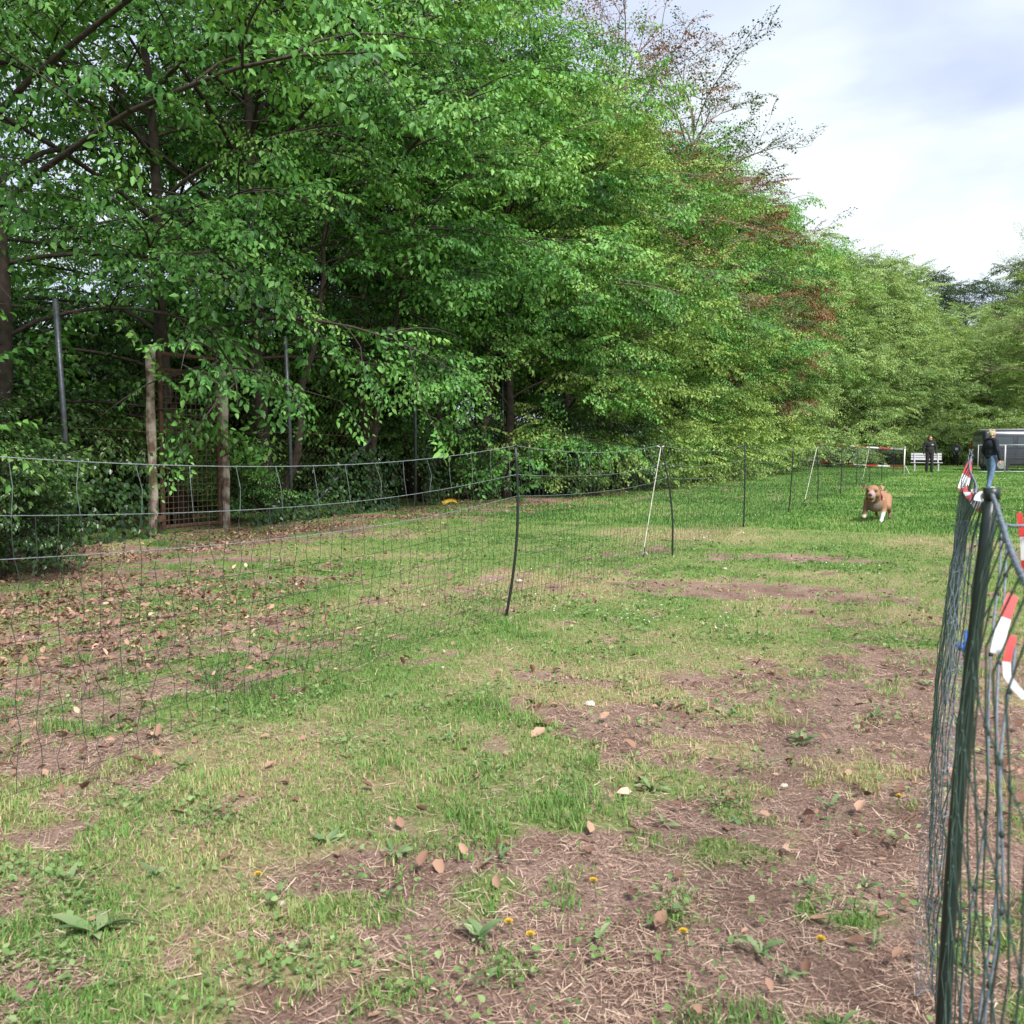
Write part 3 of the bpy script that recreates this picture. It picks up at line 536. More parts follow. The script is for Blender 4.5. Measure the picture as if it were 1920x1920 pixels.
for z in np.arange(.19, 2.25, .082): link('mesh_bar', hb, None, gate, (0, 0, z))
for x in np.arange(-.42, .43, .085): link('mesh_bar', vb, None, gate, (x, 0, 0))

# ivy climbing the fence
def ivy(y0, y1, ztop, n, label, seed):
    r = np.random.default_rng(seed); y = r.uniform(y0, y1, n * 3); z = ztop * r.random(n * 3) ** 1.25
    k = fbm(y * 1.1 + seed, z * 1.3, 3) > 0.42 + 0.16 * z / ztop; y, z = y[k][:n], z[k][:n]; m = len(y)
    x = FX + .05 + r.normal(.03, .09, m) + .22 * np.exp(-z * 1.6) * r.random(m)
    P = np.stack([x, y, z + gz(x, y)], 1); D = np.stack([r.uniform(.1, .9, m), r.normal(0, .6, m), -.5 - .5 * r.random(m)], 1); D /= np.linalg.norm(D, axis=1)[:, None]
    N = np.stack([np.ones(m), r.normal(0, .4, m), r.uniform(.1, .8, m)], 1); L = r.uniform(.05, .09, m)
    V = leaf_quads(P, D, N, L, L * .42, .1, .12); t = empty('ivy_plant', (FX, (y0 + y1) / 2, 0), label=label, cat='ivy', group='ivy on the old fence')
    b = np.arange(m)[:, None] * 4; F = np.concatenate([b + np.array([0, 1, 2]), b + np.array([0, 2, 3])]); o = np.array(t.location)
    link('foliage', mesh_np('foliage', V.reshape(-1, 3) - o, F, {'tint': np.repeat(np.clip(r.normal(.5, .22, m), 0, 1), 4)}), M['leaf_ivy'], t)
    for i in range(7):
        s = MB()
        yy = r.uniform(y0 + .2, y1 - .2); q = np.linspace(0, 1, 9); s.tube(np.stack([np.full(9, FX + .05), yy + .25 * np.sin(q * 5 + i), q * ztop * .9 - .05], 1) - o, .008 * (1 - q) + .003, 4, cap=False); s.build('stem', M['bark'], t)
ivy(4.4, 9.2, 1.3, 2000, 'ivy curtain on the wire fence short of the rusty gate', 1)
ivy(10.9, 16.0, 1.2, 1900, 'ivy curtain on the wire fence around the sloping brace', 2)
ivy(16.3, 28.0, 1.8, 4600, 'long ivy curtain on the wire fence past the last tall post', 3)
m = MB(); q = np.linspace(-.5, .5, 9); m.ribbon(np.stack([.0 + q * .08, q * .46, .05 + .05 * np.cos(q * 3)], 1), np.tile((.03, 0, .035), (9, 1)))
m.ribbon(np.stack([.03 + q * .08, q * .46, .045 + .05 * np.cos(q * 3)], 1), np.tile((.03, 0, -.03), (9, 1)))
tag(m.build('plastic_scrap', M['yellow'], loc=(-9.55, 16.75, gzs(-9.55, 16.75) + .01)), 'bent yellow plastic scrap lying at the foot of the ivy', 'plastic scrap')

# ------------------------------------------------------------------ electric-net fences
def bent(base, top, bow, n=12):
    s = np.linspace(0, 1, n); b = np.array(base, float); t = np.array(top, float)
    return b + (t - b) * s[:, None] + np.array([*bow, 0.]) * (np.sin(s * math.pi))[:, None]
LV_ = [1.20, 1.00, .85, .70, .56, .43, .30, .17, .04]
def net_fence(name, posts, label, r_post, pm, light, dark, nlight, step, seed, bulge, r_str, knots=0.0, ty=0.0, rope_top=False):
    """posts: list of (x, y, top dx, top dy, bow x, bow y, height)"""
    t = empty(name, (posts[0][0], posts[0][1], 0), label=label, cat='fence'); o = np.array(t.location); r = np.random.default_rng(seed); path = []
    for (x, y, tx, tyy, bx, by, h) in posts:
        z0 = gzs(x, y); P = bent((x, y, z0 - .06), (x + tx, y + tyy, z0 + h), (bx, by)); path.append((P, h, z0))
        po = MB().tube(P - o, np.linspace(r_post * 1.05, r_post * .95, len(P)), 8).build('post', pm, t, True)
        MB().tube(np.array([P[-1] + (0, 0, -.01), P[-1] + (0, 0, .012)]) - o, r_post * 1.12, 8).build('post_cap', pm, po, True)
    def on_post(i, z):
        P, h, z0 = path[i]; zz = z0 + z * h / 1.2; f = np.interp(zz, P[:, 2], np.arange(len(P))); a = min(int(f), len(P) - 2); return P[a] + (P[a + 1] - P[a]) * (f - a)
    def strand_pt(i, u, z):
        a = on_post(i, z); b = on_post(i + 1, z); p = a + (b - a) * u
        L = np.linalg.norm(b - a); sg = 4 * u * (1 - u); w_ = z / 1.2
        p[2] -= sg * (0.022 * L * (0.35 + .65 * w_) if i % 3 != 1 else .016 * L * (0.4 + .6 * w_)) * (1 if z > .1 else 0.2)
        p += bulge(p[1], z) * sg ** .5 * (1 if z < 1.15 else .35)
        if z < .08: p[2] = gzs(p[0], p[1]) + .03
        return p
    for li, z in enumerate(LV_):
        pts = []
        for i in range(len(posts) - 1):
            n = 22 if i < 3 else 10
            for k in range(n): pts.append(strand_pt(i, k / n, z))
        pts.append(strand_pt(len(posts) - 2, 1.0, z)); pts = np.array(pts)
        if li == 0 and rope_top:
            d = np.cumsum(np.r_[0, np.linalg.norm(np.diff(pts, axis=0), axis=1)]); q = np.arange(0, min(d[-1], 13), .012); pp = np.stack([np.interp(q, d, pts[:, k]) for k in range(3)], 1)
            for ph in (0, math.pi):
                a = q / .040 * 2 * math.pi + ph; MB().tube(pp + np.stack([.0024 * np.cos(a), 0 * a, .0024 * np.sin(a)], 1) - o, .0027, 5).build('twisted_rope', M['rope'], t, True)
            k = d > 12.9; MB().tube(pts[k] - o, .005, 4).build('twisted_rope', M['rope'], t)
        else:
            MB().tube(pts - o, r_str * ((1.1 if li == 0 else .85) if li < nlight else .8), 4).build('strand', light if li < nlight else dark, t)
    nm = MB(); nl = MB(); kn = MB(); zs = np.array([LV_[0]] + [q for a, b in zip(LV_[:-1], LV_[1:]) for q in ((a + b) / 2, b)])
    for i in range(len(posts) - 1):
        L = np.linalg.norm(path[i + 1][0][0] - path[i][0][0]); n = max(3, int(L / (step if step > .1 or path[i][0][0][1] < 12 else .11))); ph = r.random() * 6
        for k in range(1, n):
            u = k / n; pts = []
            far = path[i][0][0][1] > 22
            for j, z in enumerate(zs[::2] if far else zs):
                p = strand_pt(i, u, z); mid = (j % 2 == 1) and not far
                if mid: p += np.array([r.normal(0, .004), (0.012 if (k + j // 2) % 2 else -.012) + r.normal(0, .008), 0])
                else: p[1] += r.normal(0, .006)
                pts.append(p)
                if knots and not mid and p[1] < knots: kn.ell(p - o, (.0030, .0034, .0042), u=6, v=4)
            pts = np.array(pts) - o; cut = 2 if far else 3
            if nlight:
                if k % 3 == 0 or far: nl.tube(pts[:cut], r_str * .7, 3, cap=False)
                nm.tube(pts[cut - 1:], r_str, 3, cap=False)
            else: nm.tube(pts, r_str, 3, cap=False)
    tag(nm.build('net_mesh', dark, t), kind='stuff')
    if nlight: tag(nl.build('pale_net_mesh', M['wire2'], t), kind='stuff')
    if knots: tag(kn.build('knots', dark, t), kind='stuff')
    return t, o, path
LP = [(-2.95, 1.85, .0, .02, .02, 0, 1.21), (-2.92, 5.92, .07, .03, .045, .02, 1.22), (-2.90, 10.11, -.13, -.05, .05, .02, 1.235), (-2.92, 13.95, .0, 0, .01, 0, 1.23), (-2.92, 17.9, .06, .02, .01, 0, 1.22),
      (-2.86, 21.3, -.04, 0, .02, 0, 1.22), (-2.84, 25.3, 0, 0, .02, 0, 1.21), (-2.84, 29.2, .03, 0, 0, 0, 1.2), (-2.78, 32.8, -.03, 0, .02, 0, 1.2), (-2.68, 36.4, .02, 0, 0, 0, 1.2), (-2.52, 40., 0, 0, .02, 0, 1.18), (-2.34, 43.3, 0, 0, 0, 0, 1.15)]
lf, lo, lpath = net_fence('netting_fence', LP, 'black net fence with pale top wires running between lawn and hedge', .0105, M['black'], M['wire'], M['net'], 3, .088, 5, lambda y, z: np.array([.03 * math.sin(y * 1.3 + z * 3), 0, 0]), .0015)
for (i, bx, by) in ((2, -3.19, 9.95), (5, -3.02, 20.5), (8, -2.95, 32.2)):
    a = lpath[i][0][-1] + np.array([0, 0, -.03]); b = np.array([bx, by, gzs(bx, by) + .03]); s = np.linspace(0, 1, 8)[:, None]
    MB().tube(a + (b - a) * s - lo, .0055, 5).build('guy_cord', M['cord'], lf)
    MB().tube(np.array([a + (-.04, -.02, .02), a, a + (.03, .02, .015)]) - lo, .006, 4).build('cord_knot', M['cord'], lf)
    MB().tube(np.array([b + (.015, .01, .08), b + (0, 0, -.1)]) - lo, .009, 6).build('ground_peg', M['black'], lf)
    MB().tube(np.array([b, b + (.03, .01, .03), b + (.06, .0, .0), b + (.05, .02, -.02)]) - lo, .004, 4).build('cord_end', M['cord'], lf)

RP = [(.17, -1.95, .02, 0, .0, 0, 1.14), (-.005, 2.0, .055, .0, -.012, 0, 1.135), (-.01, 6.85, .055, .0, -.035, 0, 1.16), (.03, 10.9, .04, 0, .0, 0, 1.14), (.05, 15.0, .02, 0, 0, 0, 1.14), (.06, 19.2, .03, 0, 0, 0, 1.14), (.10, 23.4, .0, 0, 0, 0, 1.14), (.14, 27.6, .0, 0, 0, 0, 1.12), (.2, 32., 0, 0, 0, 0, 1.12), (.28, 37., 0, 0, 0, 0, 1.12)]
def rbulge(y, z):
    if y < 1.95: return np.array([-.030 + .022 * math.sin(y * 4 + z * 5), 0, 0])
    return np.array([-.030 - .045 * math.exp(-((y - 2.6) / .7) ** 2) * (1.0 - .5 * z) - .030 * math.sin(y * 1.7 + 1.0 + z * 2.2) * min(1, (y - 2) / 1.5), 0, 0])
rf, ro, rpath = net_fence('netting_fence', RP, 'dark green net fence with grey twisted top rope and tied red-white tape', .0135, M['dkgreen'], M['rope'], M['netgreen'], 0, .095, 9, rbulge, .0015, knots=4.5, rope_top=True)
# thick cords of the doubled net edge on the near post
for k, pts in enumerate([[(.062, 1.98, 1.12), (.058, 1.78, .86), (.040, 1.72, .50), (.02, 1.70, .1)], [(.068, 1.90, 1.09), (.066, 1.62, .72), (.052, 1.55, .35), (.045, 1.5, .05)], [(.068, 1.45, .95), (.060, 1.40, .70), (.054, 1.36, .40), (.05, 1.32, .1)]]):
    P = np.array(pts); d = np.linspace(0, 1, 26); PP = np.stack([np.interp(d, np.linspace(0, 1, 4), P[:, c]) for c in range(3)], 1); PP[:, 0] += .006 * np.sin(d * 14 + k); PP[:, 1] += .02 * np.sin(d * 9 + k)
    c = MB().tube(PP - ro, .0021, 5).build('edge_cord', M['rope'], rf, True)
    kk = MB()
    for j in range(2, 25, 3): kk.ell(PP[j] - ro, (.0042, .0042, .0055), u=8, v=6)
    tag(kk.build('knots', M['net'], c, True), kind='stuff')
d = np.linspace(0, 1, 14)
MB().tube(np.stack([.05 + .09 * d + .5 * d ** 3, 2.0 + .6 * d, 1.10 - .10 * np.sin(d * 2.6) + .12 * d], 1) - ro, .0035, 6).build('guy_rope', M['rope'], rf, True)
# slack net gathered beside the near post: small diamonds
gm = MB(); zg = np.arange(.0, 1.06, .021); lx = np.interp(zg, [0, .15, .38, .57, .8, 1.04], [-.056, -.064, -.058, -.032, -.018, -.010]); rx = np.interp(zg, [0, .15, .57, 1.04], [.0, .004, .022, .038]); NS = 11
gr_ = np.random.default_rng(4); jit = gr_.normal(0, .0014, (NS + 1, len(zg), 2))
def gp(j, i): u = j / NS; return np.array([lx[i] + (rx[i] - lx[i]) * u + jit[j, i, 0], 2.17 + .035 * math.sin(u * 5 + zg[i] * 6) + .02 * u, zg[i] + jit[j, i, 1] + .02]) - ro
for j in range(NS + 1):
    q = []
    for i in range(len(zg)):
        o_ = (1 if (i + j) % 2 else -1) * .36 * (rx[i] - lx[i]) / NS; p = gp(j, i); p[0] += o_; q.append(p)
    gm.tube(np.array(q), .00085, 3, cap=False)
for i in range(0, len(zg), 5): gm.tube(np.array([gp(j, i) for j in range(NS + 1)]), .0009, 3, cap=False)
tag(gm.build('gathered_net', M['rope'], rf), kind='stuff')
cl = MB(); cl.box(np.array((.022, 2.72, .712)) - ro, (.016, .10, .020), R=rotx(.35), bev=.004); cl.ell(np.array((.008, 2.86, .672)) - ro, (.014, .022, .012), u=10, v=6)
cl.build('blue_clip', M['blue'], rf, True)

def tape(name, P, wd, label, twist=0.0, block=.20, start=0, wdir=(0, 0, 1), group=None, sag=0.0):
    """red and white barrier tape: one thing, each colour block a part"""
    P = np.array(P, float); d = np.r_[0, np.cumsum(np.linalg.norm(np.diff(P, axis=0), axis=1))]; n = max(6, int(d[-1] / .02)); q = np.linspace(0, d[-1], n)
    pts = np.stack([np.interp(q, d, P[:, c]) for c in range(3)], 1); pts[:, 2] -= sag * 4 * (q / d[-1]) * (1 - q / d[-1])
    T = np.gradient(pts, axis=0); T /= np.linalg.norm(T, axis=1)[:, None]; W = np.tile(np.array(wdir, float), (n, 1)); W -= T * (W * T).sum(1)[:, None]; W /= np.linalg.norm(W, axis=1)[:, None]
    B = np.cross(T, W); an = twist * q + .25 * np.sin(q * 7); Wv = (W * np.cos(an)[:, None] + B * np.sin(an)[:, None]) * wd / 2
    t = empty(name, tuple(pts[0]), label=label, cat='barrier tape', group=group); o = pts[0]; nb = max(1, round(d[-1] / block)); ed = np.linspace(0, n - 1, nb + 1).round().astype(int)
    for i in range(nb):
        a, b = ed[i], ed[i + 1] + 1
        if b - a < 2: continue
        m = MB(); m.ribbon(pts[a:b] - o, Wv[a:b]); m.build('red_block' if (i + start) % 2 == 0 else 'white_block', M['tape_r'] if (i + start) % 2 == 0 else M['tape_w'], t, True)
    return t
tape('barrier_tape', [(.045, 6.85, 1.14), (.0, 6.2, .98), (.035, 4.6, 1.02), (.05, 3.0, 1.07), (.047, 2.02, 1.12)], .055, 'red and white tape strung between the two dark posts of the near net fence', 2.2, .42)
tape('barrier_tape', [(.070, 1.52, 1.015), (.058, 1.50, .975), (.050, 1.48, .935)], .016, 'short red and white tape end tied to the grey rope', .0, .055, 0, (1, .4, 0))
tape('barrier_tape', [(.070, 1.47, .965), (.061, 1.45, .925), (.064, 1.44, .908), (.085, 1.42, .890)], .010, 'loose red and white tape flapping below the tied tape end', 1.0, .05, 0, (1, .3, .4))
tape('barrier_tape', [(.112, 2.3, 1.085), (.122, 2.3, 1.02), (.128, 2.32, .93)], .012, 'white tape strip with red tip hanging behind the near dark post', .0, .05, 0, (1, .4, 0))
tape('barrier_tape', [(-6.4, 44.4, 1.36), (-4.6, 44.0, 1.29), (-2.36, 43.36, 1.10)], .07, 'upper red and white tape between hedge and fence end', .8, .5, 0, sag=.05, group='tapes closing the gap at the hedge')
tape('barrier_tape', [(-6.4, 44.4, .60), (-4.8, 44.0, .48), (-2.36, 43.36, .36)], .07, 'lower red and white tape between hedge and fence end', .8, .5, 1, sag=.05, group='tapes closing the gap at the hedge')
pw = empty('marker_post', (-2.30, 43.45, gzs(-2.3, 43.45)), label='short white post at the far end of the black net fence', cat='post')
MB().tube([(0, 0, -.1), (0, 0, .6), (.01, 0, 1.12)], .028, 8).build('shaft', M['cord'], pw, True); MB().box((.01, 0, 1.16), (.07, .07, .09), bev=.012).build('cap', M['white'], pw)
MB().tube([(.0, -.02, .42), (.10, -.10, .30), (.22, -.20, .05), (.24, -.22, 0)], .012, 6).build('stay', M['white'], pw, True)

# ------------------------------------------------------------------ far end: van, panels, bench
van = empty('parked_van', (.55, 52.2, gzs(.55, 52.2)), rz=.30, label='dark grey-blue van parked side-on behind the wire panels', cat='van')
def hw(z): return .96 - .15 * max(0, (z - 1.05) / .95) ** 1.4
def xr_(z): return .02 + .10 * max(0, (z - .9) / 1.1) ** 1.5
def xf_(z): return np.interp(z, [.3, .55, .95, 1.08, 1.5, 1.9, 2.1], [4.86, 4.92, 4.85, 4.55, 3.95, 3.45, 3.1])
rings = []; zz = [.30, .42, .62, .88, 1.06, 1.3, 1.55, 1.78, 1.92, 2.0, 2.04]
for z in zz:
    ins = 0 if z < 1.93 else (.07 if z < 2.02 else .22); a, b, h = xr_(z) + ins * .6, xf_(z) - ins, hw(z) - ins * .8; c = .12; ring = []
    for (cx, cy, a0) in ((b - c, h - c, 0), (a + c, h - c, 90), (a + c, -h + c, 180), (b - c, -h + c, 270)):
        for k in range(5): an = math.radians(a0 + k * 22.5); ring.append((cx + c * math.cos(an), cy + c * math.sin(an), z))
    rings.append(ring)
m = MB(); K = len(rings[0]); m.add(np.array(rings).reshape(-1, 3), [(i * K + j, i * K + (j + 1) % K, (i + 1) * K + (j + 1) % K, (i + 1) * K + j) for i in range(len(zz) - 1) for j in range(K)] + [tuple(range(K))[::-1], tuple((len(zz) - 1) * K + j for j in range(K))])
m.build('body', M['van'], van, True)
def side(x0, x1, z0, z1, off, sgn, nm, mt, parent=van):
    V = []
    for z in np.linspace(z0, z1, 5): V += [(x0, sgn * (hw(z) + off), z), (x1, sgn * (hw(z) + off), z)]
    m = MB(); m.add(V, [(2 * i, 2 * i + 1, 2 * i + 3, 2 * i + 2) for i in range(4)]); return m.build(nm, mt, parent)
for sg in (-1, 1):
    for x0, x1 in ((.28, 1.42), (1.55, 2.62), (2.76, 3.62)):
        f_ = side(x0, x1, 1.13, 1.74, .006, sg, 'window', M['tyre']); side(x0 + .035, x1 - .035, 1.165, 1.705, .011, sg, 'pane', M['glass'], f_)
    side(.25, 4.3, .55, .64, .012, sg, 'rub_strip', M['tyre']); side(2.70, 2.715, .5, 1.8, .004, sg, 'door_gap', M['tyre']); side(1.48, 1.495, .5, 1.8, .004, sg, 'door_gap', M['tyre'])
    side(2.56, 2.68, 1.0, 1.04, .02, sg, 'door_handle', M['van'])
    MB().box((xr_(1.2) + .02, sg * .86, 1.2), (.10, .10, .42), bev=.02).build('tail_lamp', M['lamp'], van)
    for x in (.86, 3.95):
        a = np.array([(x, sg * .72, .33), (x, sg * .74, .33), (x, sg * .95, .33), (x, sg * .97, .33)])
        wh = MB().tube(a, np.array([.29, .325, .325, .29]), 22).build('wheel', M['tyre'], van, True)
        rm = MB().tube([(x, sg * .955, .33), (x, sg * .978, .33)], .205, 18).build('rim', M['rim'], wh)
        ar = np.array([(x, sg * (hw(.5) + .004), .33), (x, sg * (hw(.5) + .014), .33)]); MB().tube(ar, .39, 24).build('wheel_arch', M['tyre'], van)
MB().box((-.02, 0, .50), (.14, 1.75, .22), bev=.03).build('rear_bumper', M['tyre'], van); MB().box((4.90, 0, .46), (.14, 1.75, .26), bev=.03).build('front_bumper', M['tyre'], van)
m = MB(); m.add([(xr_(1.2) - .012, -.7, 1.2), (xr_(1.2) - .012, .7, 1.2), (xr_(1.75) - .012, .62, 1.75), (xr_(1.75) - .012, -.62, 1.75)], [(0, 1, 2, 3)]); m.build('rear_window', M['glass'], van)
m = MB(); m.add([(xf_(1.12) + .02, -.72, 1.12), (xf_(1.12) + .02, .72, 1.12), (xf_(1.8) + .03, .62, 1.8), (xf_(1.8) + .03, -.62, 1.8)], [(0, 1, 2, 3)]); m.build('windscreen', M['glass'], van)
for sg in (-1, 1): MB().tube([(.35, sg * .66, 2.06), (3.0, sg * .66, 2.06)], .018, 6).build('roof_rail', M['white'], van, True)
rb = empty('roof_box', (van.location.x + 2.75 * math.cos(.30), van.location.y + 2.75 * math.sin(.30), van.location.z + 2.075), rz=.30, label='white roof box on top of the dark van', cat='roof box')
m = MB(); m.box((.55, 0, .22), (1.9, .8, .30), bev=.10); m.build('box_shell', M['white'], rb); MB().box((.55, 0, .035), (.9, 1.36, .06), bev=.01).build('cross_bar', M['galv'], rb)
GP = 'white wire panels in front of the van'
for k in range(4):
    a = .30; L = 1.14; x0 = .58 + k * (L + .03) * math.cos(a); y0 = 47.6 + k * (L + .03) * math.sin(a)
    pn = empty('wire_panel', (x0, y0, gzs(x0, y0)), rz=a, label='white tube framed wire panel standing in front of the dark van', cat='barrier panel', group=GP)
    for x in (0, L): MB().tube([(x, 0, -.01), (x, 0, 1.28)], .017, 8).build('upright', M['white'], pn, True)
    for z in (.06, 1.265): MB().tube([(0, 0, z), (L, 0, z)], .016, 8).build('rail', M['white'], pn, True)
    hb = MB().tube([(0, 0, 0), (L, 0, 0)], .0022, 4).mesh('wire'); hb.materials.append(M['galv'])
    for z in np.arange(.2, 1.2, .12): link('wire', hb, None, pn, (0, 0, z))
    vb = MB().tube([(0, 0, .06), (0, 0, 1.26)], .0022, 4).mesh('wire'); vb.materials.append(M['galv'])
    for x in np.arange(.1, 1.1, .10): link('wire', vb, None, pn, (x, 0, 0))
bench = empty('garden_bench', (-1.62, 49.2, gzs(-1.62, 49.2)), rz=.10, label='white painted bench standing behind the person in black', cat='bench')
for z, y, t_ in ((.60, .20, .2), (.72, .225, .2), (.84, .25, .2)): MB().box((0, y, z), (1.36, .025, .095), R=rotx(-.2), bev=.005).build('back_slat', M['white'], bench)
for y in (-.18, -.06, .06): MB().box((0, y, .43), (1.42, .10, .03), bev=.005).build('seat_slat', M['white'], bench)
for x in (-.52, .52):
    MB().box((x, -.18, .20), (.06, .06, .42), bev=.006).build('leg', M['white'], bench); MB().box((x, .17, .43), (.06, .06, .90), R=rotx(-.12), bev=.006).build('leg', M['white'], bench)
    MB().box((x, -.01, .385), (.05, .40, .05), bev=.005).build('seat_bearer', M['white'], bench)

# ------------------------------------------------------------------ people
def person(loc, rz, h, cloth, label, arms, feet, lean=0.0, headturn=0.0, hair='short', patch=None):
    """facing +x; arms = ((elbow, wrist) left, right), feet = x of left and right foot"""
    k = h / 1.72; t = empty('person', (*loc, gzs(*loc)), rz, label=label, cat='person'); t.scale = (k, k, k)
    top, leg, hairm, shoe = cloth; Ly = roty(lean); piv = np.array([0, 0, .95])
    def U(p): return (Ly @ (np.array(p, float) - piv)) + piv
    b = MB(); hc = U((.025, 0, 1.595)); Rh = rotz(headturn)
    def Hd(p): return hc + Rh @ (Ly @ np.array(p, float))
    b.ell(hc + np.array((0, 0, .025)), (.098, .077, .098)); b.ell(Hd((.022, 0, -.045)), (.070, .058, .075)); b.ell(Hd((.098, 0, -.012)), (.020, .014, .026)); b.ell(Hd((.082, 0, -.062)), (.020, .026, .012))
    for s in (-1, 1): b.ell(Hd((0, s * .080, -.005)), (.022, .012, .032))
    b.cap(U((-.005, 0, 1.40)), U((.012, 0, 1.53)), .058, .052); b.ell(U((0, 0, 1.28)), (.115, .165, .17)); b.ell(U((0, 0, 1.10)), (.10, .135, .16)); b.ell((0, 0, .96), (.115, .16, .13))
    J = MB(); Tr = MB(); shoes = []
    J.ell(U((0, 0, 1.285)), (.145, .195, .185)); J.ell(U((.01, 0, 1.08)), (.140, .180, .21)); J.ell(U((0, 0, .95)), (.140, .178, .10)); J.cap(U((-.01, 0, 1.40)), U((.0, 0, 1.47)), .085, .066)
    Tr.ell((0, 0, .95), (.130, .172, .12))
    for i, s in enumerate((1, -1)):
        sh = U((0, s * .185, 1.405)); el, wr = [np.array(q, float) for q in arms[i]]; el = U(el); wr = U(wr)
        b.cap(sh, el, .050, .040); b.cap(el, wr, .040, .028); J.cap(U((0, s * .12, 1.43)), sh, .075, .075); J.cap(sh, el, .078, .062); J.cap(el, wr * .93 + el * .07, .060, .048)
        d = (wr - el) / np.linalg.norm(wr - el); sd = np.cross(d, (0, 1, 0)); sd /= np.linalg.norm(sd) + 1e-9; pc = wr + d * .055
        b.ell(pc, (.030, .018, .042)) if abs(d[2]) > .7 else b.ell(pc, (.042, .030, .024))
        for f_, ln in enumerate((.062, .074, .070, .055)):
            o = wr + d * .085 + sd * (f_ - 1.5) * .0205; m1 = o + d * ln * .55 + np.array((0, -s * .006, 0)); b.cap(o, m1, .0105, .010, 7); b.cap(m1, m1 + d * ln * .45 + np.array((0, -s * .018, 0)), .009, .008, 7)
        o = wr + d * .035 - sd * .028; m1 = o - sd * .022 + d * .028; b.cap(o, m1, .012, .010, 7); b.cap(m1, m1 + d * .03, .010, .008, 7)
        fx = feet[i]; hp = np.array((0, s * .092, .92)); an = np.array((fx - .03, s * .105, .085)); kn = (hp + an) / 2 + np.array((.035 + abs(fx) * .10, 0, .03))
        b.cap(hp, kn, .085, .058); b.cap(kn, an, .056, .040); b.cap(an + (0, 0, -.035), np.array((fx + .13, s * .118, .04)), .045, .036)
        Tr.cap(hp, kn, .108, .076); Tr.cap(kn, an + (0, 0, .02), .076, .064)
        q = MB(); q.cap((fx - .05, s * .105, .048), (fx + .145, s * .122, .042), .050, .044); q.ell((fx - .035, s * .105, .085), (.052, .048, .05)); q.box((fx + .045, s * .113, .012), (.27, .085, .024), bev=.01); shoes.append(q)
    b.remesh('body', M['skin'], t, .0105, 2); J.remesh('jacket', M[top], t, .015, 4); Tr.remesh('trousers', M[leg], t, .015, 4)
    for q in shoes: q.remesh('shoe', M[shoe], t, .010, 3)
    H = MB(); H.ell(Hd((-.018, 0, .045)), (.102, .088, .092)); H.ell(Hd((.03, 0, .092)), (.066, .070, .036))
    if hair == 'tied': H.ell(Hd((-.07, 0, -.02)), (.050, .07, .075)); H.ell(Hd((-.12, 0, .01)), (.035, .035, .04))
    else: H.ell(Hd((-.06, 0, -.01)), (.048, .078, .06)); [H.ell(Hd((.05 * math.cos(a) - .01, .07 * math.sin(a), .12)), (.035, .032, .022)) for a in (0, 1.3, 2.6, 3.9, 5.2)]
    H.remesh('hair', M[hairm], t, .009, 2)
    for s in (-1, 1): MB().ell(Hd((.090, s * .031, .010)), (.010, .013, .008), u=8, v=6).build('eye', M['eye'], t, True)
    col = MB()
    an = np.linspace(0, 2 * math.pi, 17); col.tube([U((.085 * math.cos(a) - .0, .085 * math.sin(a), 1.475 + .012 * math.cos(a))) for a in an], .016, 6); col.build('collar', M[top], t, True)
    for (c, d_, mm) in patch or []: MB().box(U(c), d_, R=Ly, bev=.003).build('logo_patch', M[mm], t)
    return t
person((-1.43, 47.3), math.radians(-72), 1.70, ('jacket', 'trouser', 'hair_b', 'shoe_d'), 'standing person in black jacket and black trousers in front of the white bench',
       (((-.02, .285, 1.13), (.06, .27, .89)), ((-.02, -.285, 1.13), (.06, -.27, .89))), (.02, -.03), headturn=.5, hair='tied', patch=[((.148, .075, 1.30), (.008, .09, .03), 'paper')])
person((.67, 29.2), math.radians(38), 1.66, ('navy', 'jeans', 'hair_y', 'shoe_w'), 'blond person in dark hoodie and blue jeans seen from behind by the dark green net',
       (((-.03, .275, 1.12), (.10, .25, .90)), ((.0, -.285, 1.12), (.08, -.27, .87))), (.10, -.10), headturn=.25)
person((-.45, 62.5), math.radians(-80), 1.50, ('greytop', 'trouser', 'hair_b', 'shoe_d'), 'stooping person in grey-blue top with white chest number against the green trees',
       (((.06, .27, 1.12), (.26, .15, .98)), ((.06, -.27, 1.12), (.26, -.15, .98))), (.16, -.14), lean=.32, patch=[((.155, 0, 1.24), (.01, .20, .16), 'paper')])

# ------------------------------------------------------------------ dog
dog = empty('running_dog', (-1.25, 16.35, gzs(-1.25, 16.35)), rz=math.radians(-95), label='tan dog with white forepaws galloping along the grass lane towards the viewer', cat='dog')
dog.scale = (1.14, 1.02, 1.14)
D = MB()
D.ell((.13, 0, .285), (.185, .140, .150)); D.ell((.24, 0, .275), (.085, .125, .130)); D.ell((-.08, 0, .30), (.20, .118, .118)); D.ell((-.28, 0, .315), (.135, .118, .115)); D.cap((.22, 0, .335), (.35, 0, .415), .110, .098)
D.ell((.385, 0, .445), (.100, .112, .092)); D.ell((.40, .066, .41), (.066, .048, .058)); D.ell((.40, -.066, .41), (.066, .048, .058)); D.cap((.45, 0, .415), (.535, 0, .392), .066, .056); D.cap((.43, 0, .345), (.505, 0, .325), .046, .036)
for s in (1, -1): D.ell((.462, s * .047, .470), (.030, .026, .018)); D.ell((.50, s * .030, .372), (.045, .028, .030))
